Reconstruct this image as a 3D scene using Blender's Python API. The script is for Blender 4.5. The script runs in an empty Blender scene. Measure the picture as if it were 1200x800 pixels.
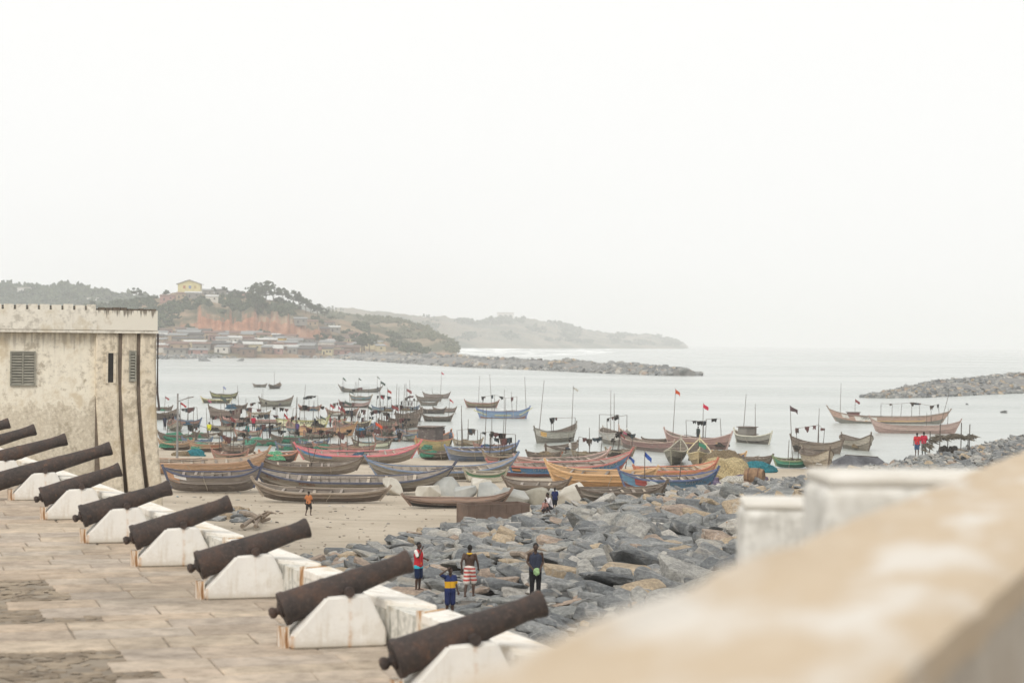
import bpy, bmesh, math, random
from mathutils import Vector, Matrix, noise as mnoise
random.seed(7)
R = math.radians
scene = bpy.context.scene
col = scene.collection

# ------------------------------------------------------------------ camera
F = 1200 * 70.0 / 36.0            # focal length in photograph pixels
CAM = Vector((0, 0, 11.0))
ROLL, PITCH = 0.0099, 1.0 / F
fw = Vector((0, math.cos(PITCH), math.sin(PITCH)))
rt = Vector((math.cos(ROLL), 0, math.sin(ROLL)))
up = rt.cross(fw)
camd = bpy.data.cameras.new('camera'); camo = bpy.data.objects.new('camera', camd); col.objects.link(camo)
m = Matrix((rt, up, -fw)).transposed().to_4x4(); m.translation = CAM
camo.matrix_world = m
camd.lens = 70; camd.sensor_width = 36; camd.clip_end = 40000; camd.clip_start = 0.1
camd.dof.use_dof = True; camd.dof.focus_distance = 95; camd.dof.aperture_fstop = 70 / 46.0; camd.dof.aperture_blades = 0
scene.camera = camo

# ------------------------------------------------------------------ sky, sun, exposure
w = bpy.data.worlds.new('World'); scene.world = w; w.use_nodes = True
nt = w.node_tree; nt.nodes.clear()
SUN_EL, SUN_AZ = R(43), R(205)     # azimuth measured like the sky node
sky = nt.nodes.new('ShaderNodeTexSky'); sky.sky_type = 'NISHITA'; sky.sun_disc = False
sky.sun_elevation = SUN_EL; sky.sun_rotation = SUN_AZ; sky.dust_density = 6; sky.air_density = 1.5
hs = nt.nodes.new('ShaderNodeHueSaturation'); hs.inputs['Saturation'].default_value = 0.12
mx = nt.nodes.new('ShaderNodeMix'); mx.data_type = 'RGBA'; mx.inputs[0].default_value = 0.93
mx.inputs[7].default_value = (9.8, 9.8, 9.7, 1)          # even cloud deck
bg = nt.nodes.new('ShaderNodeBackground'); bg.inputs[1].default_value = 0.1
wo = nt.nodes.new('ShaderNodeOutputWorld')
nt.links.new(sky.outputs[0], hs.inputs['Color']); nt.links.new(hs.outputs[0], mx.inputs[6])
nt.links.new(mx.outputs[2], bg.inputs[0]); nt.links.new(bg.outputs[0], wo.inputs[0])
sd = bpy.data.lights.new('sun', 'SUN'); sd.energy = 1.5; sd.angle = R(22); sd.color = (1, 0.96, 0.9)
so = bpy.data.objects.new('sun', sd); col.objects.link(so)
sun_dir = Vector((math.sin(SUN_AZ) * math.cos(SUN_EL), math.cos(SUN_AZ) * math.cos(SUN_EL), math.sin(SUN_EL)))
so.rotation_euler = (-sun_dir).to_track_quat('-Z', 'Y').to_euler()
scene.view_settings.view_transform = 'Standard'; scene.view_settings.look = 'None'
scene.view_settings.exposure = 0.14; scene.view_settings.gamma = 1.0
scene.render.engine = 'CYCLES'
scene.cycles.use_denoising = True
scene.cycles.max_bounces = 8; scene.cycles.diffuse_bounces = 3; scene.cycles.glossy_bounces = 3
scene.cycles.volume_bounces = 6; scene.cycles.use_adaptive_sampling = True

# ------------------------------------------------------------------ pixel helpers (photograph 1200 x 800)
def ray(px, py): return fw + rt * ((px - 600) / F) - up * ((py - 400) / F)
def at(px, py, z=0.0):
    d = ray(px, py); return CAM + d * ((z - CAM.z) / d.z)
def atD(px, py, D):
    d = ray(px, py); return CAM + d * (D / d.y)
def interp(tab, x):
    if x <= tab[0][0]: return tab[0][1]
    for (a, b), (c, d) in zip(tab, tab[1:]):
        if x <= c: return b + (d - b) * (x - a) / (c - a)
    return tab[-1][1]
def hexc(h):
    out = []
    for i in (0, 2, 4):
        v = int(h[i:i + 2], 16) / 255
        out.append(v / 12.92 if v <= 0.04045 else ((v + 0.055) / 1.055) ** 2.4)
    return tuple(out) + (1,)
def scl(c, k): return (c[0] * k, c[1] * k, c[2] * k, 1)

# ------------------------------------------------------------------ materials
MATS = {}
class NB:
    def __init__(s, name):
        s.m = bpy.data.materials.new(name); s.m.use_nodes = True; s.nt = s.m.node_tree
        s.b = s.nt.nodes['Principled BSDF']; s.out = s.nt.nodes['Material Output']
    def n(s, t, **kw):
        nd = s.nt.nodes.new(t)
        for k, v in kw.items(): setattr(nd, k, v)
        return nd
    def l(s, a, b): s.nt.links.new(a, b)
    def coords(s, scale=(1, 1, 1), kind='Object'):
        tc = s.n('ShaderNodeTexCoord'); mp = s.n('ShaderNodeMapping'); mp.inputs['Scale'].default_value = scale
        s.l(tc.outputs[kind], mp.inputs['Vector']); return mp.outputs[0]
    def noise(s, vec, scale, detail=5, rough=0.6):
        nn = s.n('ShaderNodeTexNoise'); nn.inputs['Scale'].default_value = scale
        nn.inputs['Detail'].default_value = detail; nn.inputs['Roughness'].default_value = rough
        s.l(vec, nn.inputs['Vector']); return nn.outputs['Fac']
    def ramp(s, fac, stops, interp='LINEAR'):
        r = s.n('ShaderNodeValToRGB'); r.color_ramp.interpolation = interp
        e = r.color_ramp.elements
        while len(e) > 1: e.remove(e[-1])
        e[0].position = stops[0][0]; e[0].color = stops[0][1]
        for p, c in stops[1:]:
            x = e.new(p); x.color = c
        s.l(fac, r.inputs[0]); return r.outputs[0]
    def mixc(s, fac, a, b, mode='MIX'):
        mxn = s.n('ShaderNodeMix'); mxn.data_type = 'RGBA'; mxn.blend_type = mode
        for sock, v in ((mxn.inputs[0], fac), (mxn.inputs[6], a), (mxn.inputs[7], b)):
            if isinstance(v, (int, float, tuple)): sock.default_value = v
            else: s.l(v, sock)
        return mxn.outputs[2]
    def math(s, op, a, b=0.0):
        mm = s.n('ShaderNodeMath', operation=op)
        for sock, v in ((mm.inputs[0], a), (mm.inputs[1], b)):
            if isinstance(v, (int, float)): sock.default_value = v
            else: s.l(v, sock)
        return mm.outputs[0]
    def bump(s, h, strength, dist):
        bp = s.n('ShaderNodeBump'); bp.inputs['Strength'].default_value = strength; bp.inputs['Distance'].default_value = dist
        s.l(h, bp.inputs['Height']); s.l(bp.outputs[0], s.b.inputs['Normal'])
    def done(s, c, rough=0.8, spec=0.3):
        if isinstance(c, tuple): s.b.inputs['Base Color'].default_value = c
        else: s.l(c, s.b.inputs['Base Color'])
        s.b.inputs['Roughness'].default_value = rough
        s.b.inputs['Specular IOR Level'].default_value = spec
        return s.m
W1 = (1, 1, 1, 1); B0 = (0, 0, 0, 1)

def simple(name, c1, c2, scale=3.0, stretch=(1, 1, 1), rough=0.85, bump=0.3, bd=0.02, detail=6, lo=0.35, hi=0.65, spec=0.25):
    if name in MATS: return MATS[name]
    b = NB(name); v = b.coords(stretch); f = b.noise(v, scale, detail)
    c = b.ramp(f, [(lo, c1), (hi, c2)])
    if bump: b.bump(b.noise(v, scale * 3, 6), bump, bd)
    MATS[name] = b.done(c, rough, spec); return MATS[name]

def boat_wood(hexs, wear=0.5):
    """painted or bare planks: x along the boat; wear lets grey wood through"""
    key = 'planks_%s_%d' % (hexs, wear * 10)
    if key in MATS: return MATS[key]
    b = NB(key); c = hexc(hexs); lum = .3 * c[0] + .6 * c[1] + .1 * c[2]; c = tuple(min(.8, (x_ * .74 + lum * .26) * 1.2 + .012) for x_ in c[:3]) + (1,)
    v = b.coords((0.5, 3, 7)); f = b.noise(v, 2.2, 7, 0.65)
    base = b.ramp(f, [(0.3, scl(c, 0.62)), (0.5, c), (0.75, scl(c, 1.2))])
    v2 = b.coords((0.8, 2, 3)); g = b.noise(v2, 1.7, 8, 0.7)
    gm = b.ramp(g, [(0.62 - 0.16 * wear, B0), (0.72 - 0.1 * wear, W1)])
    grey = b.ramp(f, [(0.3, (0.17, 0.148, 0.125, 1)), (0.7, (0.42, 0.38, 0.325, 1))])
    cc = b.mixc(gm, base, grey)
    # plank seams along the length
    tc = b.n('ShaderNodeTexCoord'); sx = b.n('ShaderNodeSeparateXYZ'); b.l(tc.outputs['Object'], sx.inputs[0])
    wv = b.math('FRACT', b.math('MULTIPLY', sx.outputs['Z'], 3.7)); seam = b.math('LESS_THAN', wv, 0.07)
    cc = b.mixc(b.math('MULTIPLY', seam, 0.55), cc, (0.05, 0.04, 0.035, 1))
    b.bump(f, 0.35, 0.02)
    MATS[key] = b.done(cc, 0.75, 0.25); return MATS[key]

def plaster(name, base, dirt, dark, streak=0.5, scale=1.0):
    if name in MATS: return MATS[name]
    b = NB(name); v = b.coords((1, 1, 1))
    f = b.noise(v, 0.9 * scale, 8, 0.68); f2 = b.noise(v, 4.5 * scale, 7, 0.7)
    c = b.ramp(f, [(0.38, dirt), (0.47, base), (0.66, scl(base, 1.06))])
    blot = b.ramp(b.math('MULTIPLY', f, f2), [(0.25, B0), (0.33, W1)])
    c = b.mixc(b.math('MULTIPLY', blot, 0.42), c, dark)
    vs = b.coords((3.2, 3.2, 0.35)); st = b.noise(vs, 1.6 * scale, 6, 0.65)
    sm = b.ramp(st, [(0.55, B0), (0.72, W1)])
    c = b.mixc(b.math('MULTIPLY', sm, streak), c, dark)
    if name in ('castle_plaster', 'castle_buttress'):
        tc = b.n('ShaderNodeTexCoord'); sx = b.n('ShaderNodeSeparateXYZ'); b.l(tc.outputs['Object'], sx.inputs[0])
        k_ = b.math('SUBTRACT', b.math('ADD', b.math('MULTIPLY', f, 9.0), b.math('MULTIPLY', f2, 3.0)), b.math('ADD', sx.outputs['Z'], 3.6))
        rub_ = b.ramp(b.noise(v, 7, 8, .75), [(.35, (.3, .235, .16, 1)), (.5, (.5, .415, .3, 1)), (.62, (.7, .63, .51, 1))])
        c = b.mixc(b.math('MULTIPLY', b.ramp(k_, [(.0, B0), (.45, W1)]), .6 if name == 'castle_plaster' else .45), c, rub_)
        dr_ = b.math('ADD', b.math('SUBTRACT', sx.outputs['Z'], 4.35), b.math('MULTIPLY', b.math('SUBTRACT', b.noise(b.coords((3.5, 1, .15)), 1.6, 5, .6), .52), 4.5)); c = b.mixc(b.math('MULTIPLY', b.ramp(dr_, [(.0, B0), (.5, W1)]), .45), c, (.34, .28, .21, 1))
        k2 = b.math('ADD', b.math('MULTIPLY', f2, .8), b.math('MULTIPLY', f, .8)); c = b.mixc(b.math('MULTIPLY', b.ramp(k2, [(.88, B0), (.95, W1)]), .5), c, (.36, .3, .22, 1))
    b.bump(f2, 0.35, 0.03)
    MATS[name] = b.done(c, 0.92, 0.15); return MATS[name]

M_IRON = None
def m_iron():
    global M_IRON
    if M_IRON: return M_IRON
    b = NB('old_cannon_iron'); v = b.coords(); oi = b.n('ShaderNodeObjectInfo')
    va = b.n('ShaderNodeVectorMath', operation='ADD'); b.l(v, va.inputs[0]); cx = b.n('ShaderNodeCombineXYZ'); b.l(b.math('MULTIPLY', oi.outputs['Random'], 40), cx.inputs[0]); b.l(cx.outputs[0], va.inputs[1]); v = va.outputs[0]
    f = b.noise(v, 2.2, 9, 0.72); f2 = b.noise(v, 16, 8, 0.75); f3 = b.noise(v, 6, 9, .75)
    c = b.ramp(f, [(0.3, (0.028, 0.023, 0.022, 1)), (0.48, (0.055, 0.043, 0.038, 1)), (0.58, (0.075, 0.05, 0.04, 1)), (0.72, (0.12, 0.068, 0.045, 1))])
    c = b.mixc(b.math('MULTIPLY', b.ramp(f2, [(0.52, B0), (0.66, W1)]), 0.5), c, (0.15, 0.105, 0.085, 1))
    c = b.mixc(b.math('MULTIPLY', b.ramp(f3, [(0.58, B0), (0.68, W1)]), 0.55), c, (0.2, 0.1, 0.055, 1))
    b.bump(b.math('ADD', f2, f3), 0.8, 0.03); M_IRON = b.done(c, 0.7, 0.35); return M_IRON

def m_rock():
    if 'rock' in MATS: return MATS['rock']
    b = NB('slate_rock')
    gi = b.n('ShaderNodeNewGeometry'); oi = b.n('ShaderNodeObjectInfo')
    rnd = b.math('FRACT', b.math('ADD', gi.outputs['Random Per Island'], b.math('MULTIPLY', oi.outputs['Random'], 7.31)))
    pal = b.ramp(rnd, [(0, (0.115, 0.122, 0.127, 1)), (0.2, (0.19, 0.195, 0.195, 1)), (0.4, (0.145, 0.15, 0.152, 1)),
                       (0.56, (0.25, 0.245, 0.23, 1)), (0.68, (0.17, 0.175, 0.17, 1)), (0.82, (0.30, 0.24, 0.17, 1)),
                       (0.89, (0.25, 0.195, 0.155, 1)), (0.935, (0.33, 0.315, 0.29, 1))], 'CONSTANT')
    gp = gi.outputs['Position']
    mpw = b.n('ShaderNodeMapping'); mpw.inputs['Scale'].default_value = (.5, .8, 3.2); mpw.inputs['Rotation'].default_value = (0, .35, .5); b.l(gp, mpw.inputs['Vector'])
    f = b.noise(mpw.outputs[0], 1.7, 9, .72); f2 = b.noise(gp, .8, 6, .6); f3 = b.noise(gp, 9, 8, .75)
    c = b.mixc(1.0, pal, b.ramp(f, [(0.3, (0.7, 0.695, 0.69, 1)), (0.5, (1.15, 1.145, 1.13, 1)), (0.72, (1.7, 1.66, 1.58, 1))]), 'MULTIPLY')
    c = b.mixc(1.0, c, b.ramp(f3, [(0.35, (0.72, 0.71, 0.7, 1)), (0.5, (1.05, 1.05, 1.05, 1)), (0.66, (1.5, 1.48, 1.42, 1))]), 'MULTIPLY')
    st = b.ramp(f2, [(0.56, B0), (0.68, W1)])
    c = b.mixc(b.math('MULTIPLY', st, 0.55), c, (0.37, 0.32, 0.25, 1))
    vein = b.ramp(b.math('ABSOLUTE', b.math('SUBTRACT', b.noise(gp, .55, 3, .5), .5)), [(0.0, W1), (.012, B0)])
    c = b.mixc(b.math('MULTIPLY', vein, .4), c, (.5, .48, .44, 1))
    b.bump(b.math('ADD', f, b.math('MULTIPLY', f3, .35)), 0.9, 0.12)
    MATS['rock'] = b.done(c, 0.8, 0.3); return MATS['rock']

# ------------------------------------------------------------------ mesh helpers
class MB:
    def __init__(s): s.v = []; s.f = []; s.mi = []
    def add(s, vs, fs, mi=0):
        o = len(s.v); s.v += [tuple(p) for p in vs]; s.f += [tuple(i + o for i in q) for q in fs]; s.mi += [mi] * len(fs)
    def box(s, cx, cy, cz, sx, sy, sz, rz=0, M=None, mi=0):
        x, y, z = sx / 2, sy / 2, sz / 2
        p = [Vector(q) for q in ((-x, -y, -z), (x, -y, -z), (x, y, -z), (-x, y, -z), (-x, -y, z), (x, -y, z), (x, y, z), (-x, y, z))]
        T = Matrix.Translation((cx, cy, cz)) @ (M if M is not None else Matrix.Rotation(rz, 4, 'Z'))
        s.add([T @ q for q in p], [(0, 3, 2, 1), (4, 5, 6, 7), (0, 1, 5, 4), (1, 2, 6, 5), (2, 3, 7, 6), (3, 0, 4, 7)], mi)
    def bar(s, a, b, w, h=None):
        a, b = Vector(a), Vector(b); d = b - a; q = d.to_track_quat('X', 'Z').to_matrix().to_4x4(); c = (a + b) / 2
        s.box(c.x, c.y, c.z, d.length, w, h or w, M=q)
    def tube(s, pts, rad, n=8, cap=True):
        pts = [Vector(p) for p in pts]; rr = rad if isinstance(rad, (list, tuple)) else [rad] * len(pts)
        rings = []
        for i, p in enumerate(pts):
            d = (pts[min(i + 1, len(pts) - 1)] - pts[max(i - 1, 0)]).normalized()
            q = d.to_track_quat('Z', 'Y')
            rings.append([p + q @ Vector((rr[i] * math.cos(k * 2 * math.pi / n), rr[i] * math.sin(k * 2 * math.pi / n), 0)) for k in range(n)])
        vs = [p for rg in rings for p in rg]; fs = []
        for i in range(len(pts) - 1):
            for k in range(n):
                a = i * n + k; b_ = i * n + (k + 1) % n; fs.append((a, b_, b_ + n, a + n))
        if cap: fs.append(tuple(range(n - 1, -1, -1))); fs.append(tuple((len(pts) - 1) * n + k for k in range(n)))
        s.add(vs, fs)
    def ball(s, c, rx, ry=None, rz=None, nu=10, nv=7, M=None):
        ry = ry or rx; rz = rz or rx; vs = []; fs = []
        for j in range(nv + 1):
            th = math.pi * j / nv
            for i in range(nu):
                ph = 2 * math.pi * i / nu
                p = Vector((rx * math.sin(th) * math.cos(ph), ry * math.sin(th) * math.sin(ph), rz * math.cos(th)))
                vs.append((M @ p if M is not None else p) + Vector(c))
        for j in range(nv):
            for i in range(nu):
                a = j * nu + i; b_ = j * nu + (i + 1) % nu; fs.append((a, a + nu, b_ + nu, b_))
        s.add(vs, fs)
    def prism(s, poly, d0, d1, T=None):
        """poly of (u, z); extruded along v from d0 to d1; local frame (u, v, z)"""
        n = len(poly); vs = [Vector((u, d0, z)) for u, z in poly] + [Vector((u, d1, z)) for u, z in poly]
        if T is not None: vs = [T @ p for p in vs]
        fs = [tuple(range(n)), tuple(range(2 * n - 1, n - 1, -1))]
        for i in range(n): fs.append((i, i + n, (i + 1) % n + n, (i + 1) % n))
        s.add(vs, fs)
    def mesh(s, name, mats=(), smooth=False):
        me = bpy.data.meshes.new(name); me.from_pydata(s.v, [], s.f)
        for mt in (mats if isinstance(mats, (list, tuple)) else [mats]): me.materials.append(mt)
        if any(s.mi): me.polygons.foreach_set('material_index', s.mi)
        bm = bmesh.new(); bm.from_mesh(me); bmesh.ops.recalc_face_normals(bm, faces=bm.faces); bm.to_mesh(me); bm.free()
        if smooth:
            me.polygons.foreach_set('use_smooth', [True] * len(me.polygons))
            me.set_sharp_from_angle(angle=R(35))
        me.update(); return me
    def build(s, name, mat, parent=None, smooth=False, M=None):
        o = bpy.data.objects.new(name, s.mesh(name, mat, smooth)); col.objects.link(o)
        if M is not None: o.matrix_world = M
        if parent: o.parent = parent
        return o
def tag(o, label=None, cat=None, group=None, kind=None):
    if label: o['label'] = label
    if cat: o['category'] = cat
    if group: o['group'] = group
    if kind: o['kind'] = kind
    return o
def empty(name, loc=(0, 0, 0), rz=0):
    o = bpy.data.objects.new(name, None); col.objects.link(o); o.location = loc; o.rotation_euler = (0, 0, rz); o.empty_display_size = 0.3
    return o
def inst(name, me, parent=None, M=None):
    o = bpy.data.objects.new(name, me); col.objects.link(o)
    if M is not None: o.matrix_world = M
    if parent: o.parent = parent
    return o
def copy_tree(o, parent=None):
    c = o.copy(); col.objects.link(c); c.parent = parent
    for ch in list(o.children): copy_tree(ch, c)
    return c
def grid_mesh(name, xs, ys, fz, mat, smooth=True):
    mb = MB(); nx = len(xs)
    vs = [(x, y, fz(x, y)) for y in ys for x in xs]
    fs = [(j * nx + i, j * nx + i + 1, (j + 1) * nx + i + 1, (j + 1) * nx + i) for j in range(len(ys) - 1) for i in range(nx - 1)]
    me = bpy.data.meshes.new(name); me.from_pydata(vs, [], fs); me.materials.append(mat)
    if smooth: me.polygons.foreach_set('use_smooth', [True] * len(me.polygons))
    o = bpy.data.objects.new(name, me); col.objects.link(o); return o
def frange(a, b, n): return [a + (b - a) * i / (n - 1) for i in range(n)]
def nz(x, y, z=0.0): return mnoise.noise(Vector((x, y, z)))

# ================================================================== SETTING: sea, beach
SHORE = [(-60, 214), (-32, 200), (-14, 190), (0, 181), (14, 177), (26, 177), (36, 186), (46, 206), (58, 236), (90, 290)]
ROCKB = [(-40, 60), (-24, 68), (-16, 76), (-11.5, 82), (-8.4, 89), (-5.5, 98), (-1.9, 109), (2, 117), (7, 127), (12, 137), (20, 152), (28.6, 171), (40, 196), (53, 224), (70, 262)]
WALL_P = Vector((-1.96, 30.84)); WALL_D = Vector((-0.383, 0.9237))
WALL_N = Vector((0.9237, 0.383))
def wall_x(y): return WALL_P.x + (y - WALL_P.y) * WALL_D.x / WALL_D.y
def beach_z(x, y):
    ds = interp(SHORE, x)
    return max(-3.0, min(1.25, (ds - y) / 58.0 * 1.15))
def ground_z(x, y):
    rk = max(0.0, interp(ROCKB, x) - y)
    z = beach_z(x, y) + min(2.15, rk * 0.046)
    return z
def surf_z(x, y):
    return ground_z(x, y) + 0.05 * nz(x * 0.22, y * 0.22) + 0.025 * nz(x * 0.9, y * 0.9, 3)

b = NB('wet_sand'); v = b.coords()
f = b.noise(v, 0.18, 7, 0.6); f2 = b.noise(v, 3.0, 8, 0.75)
c = b.ramp(f, [(0.35, (0.45, 0.38, 0.29, 1)), (0.6, (0.55, 0.475, 0.375, 1))])
c = b.mixc(b.math('MULTIPLY', b.ramp(f2, [(0.56, B0), (0.66, W1)]), 0.35), c, (0.3, 0.25, 0.19, 1))
at_ = b.n('ShaderNodeAttribute', attribute_name='gravel_gap_shade')
c = b.mixc(at_.outputs['Fac'], c, (0.10, 0.097, 0.092, 1))  # gravel under the rocks, shade of the gaps painted into its colour
tr_ = b.noise(b.coords((.5, 2.5, 1)), .35, 7, .7); c = b.mixc(b.math('MULTIPLY', b.ramp(tr_, [(.5, B0), (.62, W1)]), .45), c, (.34, .285, .215, 1))
f6 = b.noise(v, 1.3, 6, .7); b.bump(b.math('ADD', f2, b.math('MULTIPLY', f6, 2.0)), 0.9, 0.12); M_SAND = b.done(c, 0.9, 0.2)
beach = grid_mesh('beach', frange(-75, 85, 129), frange(14, 300, 230), surf_z, M_SAND); tag(beach, kind='structure')
att = beach.data.attributes.new('gravel_gap_shade', 'FLOAT', 'POINT')
att.data.foreach_set('value', [max(0.0, min(1.0, (interp(ROCKB, p.co.x) - p.co.y + 2.0 * nz(p.co.x * .3, p.co.y * .3) - 1.5) / 2.5)) for p in beach.data.vertices])

b = NB('sea_water'); v = b.coords((1, 1, 1))
vw = b.coords((0.35, 1, 1)); f = b.noise(vw, 0.55, 6, 0.6); f2 = b.noise(vw, 0.06, 5, 0.55)
hgt = b.math('ADD', f, b.math('MULTIPLY', f2, 2.0))
c = b.ramp(b.noise(b.coords((0.25, 1, 1)), 0.012, 6, 0.6), [(0.4, (0.33, 0.36, 0.33, 1)), (0.6, (0.45, 0.47, 0.44, 1))])
b.bump(hgt, 0.75, 0.5); M_SEA = b.done(c, 0.22, 0.5)
mb = MB(); mb.add([(-12500, 40, 0), (12500, 40, 0), (12500, 12500, 0), (-12500, 12500, 0)], [(0, 1, 2, 3)])
sea = mb.build('sea', M_SEA); tag(sea, kind='structure')
mb = MB(); mb.add([(-12600, -300, -3.6), (12600, -300, -3.6), (12600, 12600, -3.6), (-12600, 12600, -3.6)], [(0, 1, 2, 3)])
tag(mb.build('seabed', simple('seabed_mud', (0.2, 0.18, 0.14, 1), (0.26, 0.23, 0.18, 1), 0.1, bump=0)), kind='structure')

# ================================================================== SETTING: hills behind the bay
def hill_mat(name, green, scrub, soil, nscale=0.02, steep=(0.55, 0.8)):
    b = NB(name); v = b.coords(); f = b.noise(v, nscale, 7, 0.65); f2 = b.noise(v, nscale * 6, 6, 0.7)
    c = b.ramp(f, [(0.42, green), (0.56, scrub)])
    g = b.n('ShaderNodeNewGeometry'); sx = b.n('ShaderNodeSeparateXYZ'); b.l(g.outputs['True Normal'], sx.inputs[0])
    sm = b.ramp(b.math('ADD', sx.outputs['Z'], b.math('MULTIPLY', b.math('SUBTRACT', f2, 0.5), 0.3)), [(steep[0], W1), (steep[1], B0)])
    sc = b.ramp(f2, [(0.35, scl(soil, 0.7)), (0.5, soil), (0.62, (min(1, soil[0] * 1.25), soil[1] * 1.5, soil[2] * 1.7, 1))])
    c = b.mixc(sm, c, sc); b.bump(f2, 0.6, 2.0)
    return b.done(c, 0.95, 0.1)
class Hill:
    """columns by bearing, rows by distance: profile(px, t) gives distance and height"""
    def __init__(s, name, px0, px1, ncol, nrow, sky_tab, base_tab, prof, mat, rough=2.0, seed=0):
        s.name = name; s.sky = sky_tab; s.base = base_tab; s.prof = prof; s.rough = rough; s.seed = seed; s.p0, s.p1 = px0, px1
        mbv = []; fs = []
        pxs = frange(px0, px1, ncol); ts = frange(0, 1.35, nrow)
        for t in ts:
            for px in pxs: mbv.append(s.pt(px, t))
        fs = [(j * ncol + i, j * ncol + i + 1, (j + 1) * ncol + i + 1, (j + 1) * ncol + i) for j in range(nrow - 1) for i in range(ncol - 1)]
        me = bpy.data.meshes.new(name); me.from_pydata(mbv, [], fs); me.materials.append(mat)
        o = bpy.data.objects.new(name, me); col.objects.link(o); tag(o, kind='structure'); s.o = o
    def pt(s, px, t):
        D0 = interp(s.base, px); zt, Dr = s.prof['top'](px, s)
        fz, fd = s.prof['shape'](px, min(t, 1.0), s)
        if t > 1: fz = fz * (1 - ((t - 1) / 0.35)) - 0.03; fd = t
        D = D0 + (Dr - D0) * fd
        x = (px - 600) / F * D
        z = 1.0 + (zt - 1.0) * fz + s.rough * nz(x * 0.012, D * 0.012, s.seed) * min(1, t * 3) * min(1.0, fz * 4 + .05)
        z += s.rough * 0.4 * nz(x * 0.05, D * 0.05, s.seed + 5) * min(1, t * 3)
        if t <= 0: z = -2.5
        return Vector((x, D, z))
def top_at(dD):
    def f(px, s):
        D = interp(s.base, px) + dD; y = interp(s.sky, px)
        return atD(px, y, D).z, D
    return f
def smooth_shape(px, t, s): return (t ** 0.9) * (1.2 - 0.2 * t), t
CLIFF = [(120, 0.0), (195, 0.25), (212, 0.35), (236, 0.8), (300, 1.0), (360, 0.9), (400, 0.45), (430, 0.1), (445, 0.5), (470, 0.15), (500, 0)]
def town_shape(px, t, s):
    """shallow town slope, then the red cliff, then the wooded top"""
    zt, Dr = s.prof['top'](px, s); zf = 0.31; ct = 0.70 + 0.07 * nz(px * 0.09, 1.7); c = interp(CLIFF, px)
    c *= 0.75 + 0.5 * abs(nz(px * 0.11, 4.4))
    foot = 0.5
    if t < foot: return zf * (t / foot) ** 0.8, t
    ztop = zf + (ct - zf) * min(1.0, c)
    jog = 0.02 * nz(px * 0.16, 9.1)
    if t < foot + 0.06: k = (t - foot) / 0.06; return zf + (ztop - zf) * k, foot + (0.012 + jog * k) + 0.02 * k
    k = (t - foot - 0.06) / (1 - foot - 0.06)
    return ztop + (1 - ztop) * k ** 0.85, foot + 0.032 + jog * (1 - k) + (1 - foot - 0.032) * k
GREEN = (0.035, 0.05, 0.028, 1); SCRUB = (0.15, 0.135, 0.08, 1); REDSOIL = (0.40, 0.19, 0.11, 1)
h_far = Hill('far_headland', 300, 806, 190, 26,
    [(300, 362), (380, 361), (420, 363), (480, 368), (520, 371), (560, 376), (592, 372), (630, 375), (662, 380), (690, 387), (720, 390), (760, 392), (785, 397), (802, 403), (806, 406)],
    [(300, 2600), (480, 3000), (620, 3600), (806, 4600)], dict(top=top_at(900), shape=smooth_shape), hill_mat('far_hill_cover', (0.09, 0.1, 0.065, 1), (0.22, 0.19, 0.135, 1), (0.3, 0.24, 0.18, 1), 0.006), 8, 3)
h_left = Hill('left_hill', -120, 260, 120, 20,
    [(-120, 340), (-40, 336), (0, 335), (40, 337), (75, 335), (100, 340), (140, 348), (170, 353), (260, 365)],
    [(-120, 1900), (260, 2000)], dict(top=top_at(350), shape=smooth_shape), hill_mat('left_hill_cover', GREEN, (0.06, 0.07, 0.04, 1), (0.2, 0.13, 0.09, 1), 0.01), 5, 8)
h_mid = Hill('middle_headland', 330, 536, 130, 26,
    [(330, 364), (380, 365), (410, 366), (440, 370), (470, 377), (500, 387), (518, 395), (528, 402), (536, 409)],
    [(330, 1750), (440, 1720), (500, 1600), (536, 1500)], dict(top=top_at(260), shape=smooth_shape), hill_mat('middle_hill_cover', (0.10, 0.1, 0.06, 1), (0.26, 0.20, 0.13, 1), (0.42, 0.27, 0.19, 1), 0.012, (0.6, 0.86)), 5, 13)
h_town = Hill('town_hill', 60, 500, 330, 60,
    [(60, 366), (110, 358), (150, 352), (185, 348), (202, 342), (240, 342), (262, 347), (300, 350), (330, 354), (356, 364), (385, 372), (410, 377), (440, 382), (470, 395), (500, 408)],
    [(60, 1190), (200, 1180), (300, 1200), (400, 1260), (440, 1280), (500, 1240)], dict(top=top_at(330), shape=town_shape), hill_mat('town_hill_cover', (0.09, 0.085, 0.05, 1), (0.30, 0.215, 0.14, 1), REDSOIL, 0.02, (0.45, 0.8)), 2.5, 21)

# woodland covering the hills: leaf clumps too many to count
def clump_mesh(mbx, c, r, rng, n=9):
    for _ in range(n):
        d = Vector((rng.gauss(0, 1), rng.gauss(0, 1), rng.gauss(0.3, 0.8))).normalized() * r * rng.uniform(0.45, 1.0)
        p = Vector(c) + Vector((d.x, d.y, abs(d.z) * 0.9)); q = r * rng.uniform(0.3, 0.55)
        a = Vector((rng.gauss(0, 1), rng.gauss(0, 1), rng.gauss(0, 1))).normalized() * q
        bb = a.cross(Vector((rng.gauss(0, 1), rng.gauss(0, 1), rng.gauss(0, 1)))).normalized() * q
        cc = a.cross(bb).normalized() * q * 0.6
        mbx.add([p - a, p + bb + cc * .3, p + a, p - bb + cc * .2, p + cc, p - cc], [(0, 1, 4), (1, 2, 4), (2, 3, 4), (3, 0, 4), (1, 0, 5), (2, 1, 5), (3, 2, 5), (0, 3, 5)])
def leaf_mat(name, c1, c2):
    if name in MATS: return MATS[name]
    b = NB(name); g = b.n('ShaderNodeNewGeometry')
    c = b.ramp(g.outputs['Random Per Island'], [(0, c1), (1, c2)])
    MATS[name] = b.done(c, 0.85, 0.2); return MATS[name]
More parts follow.
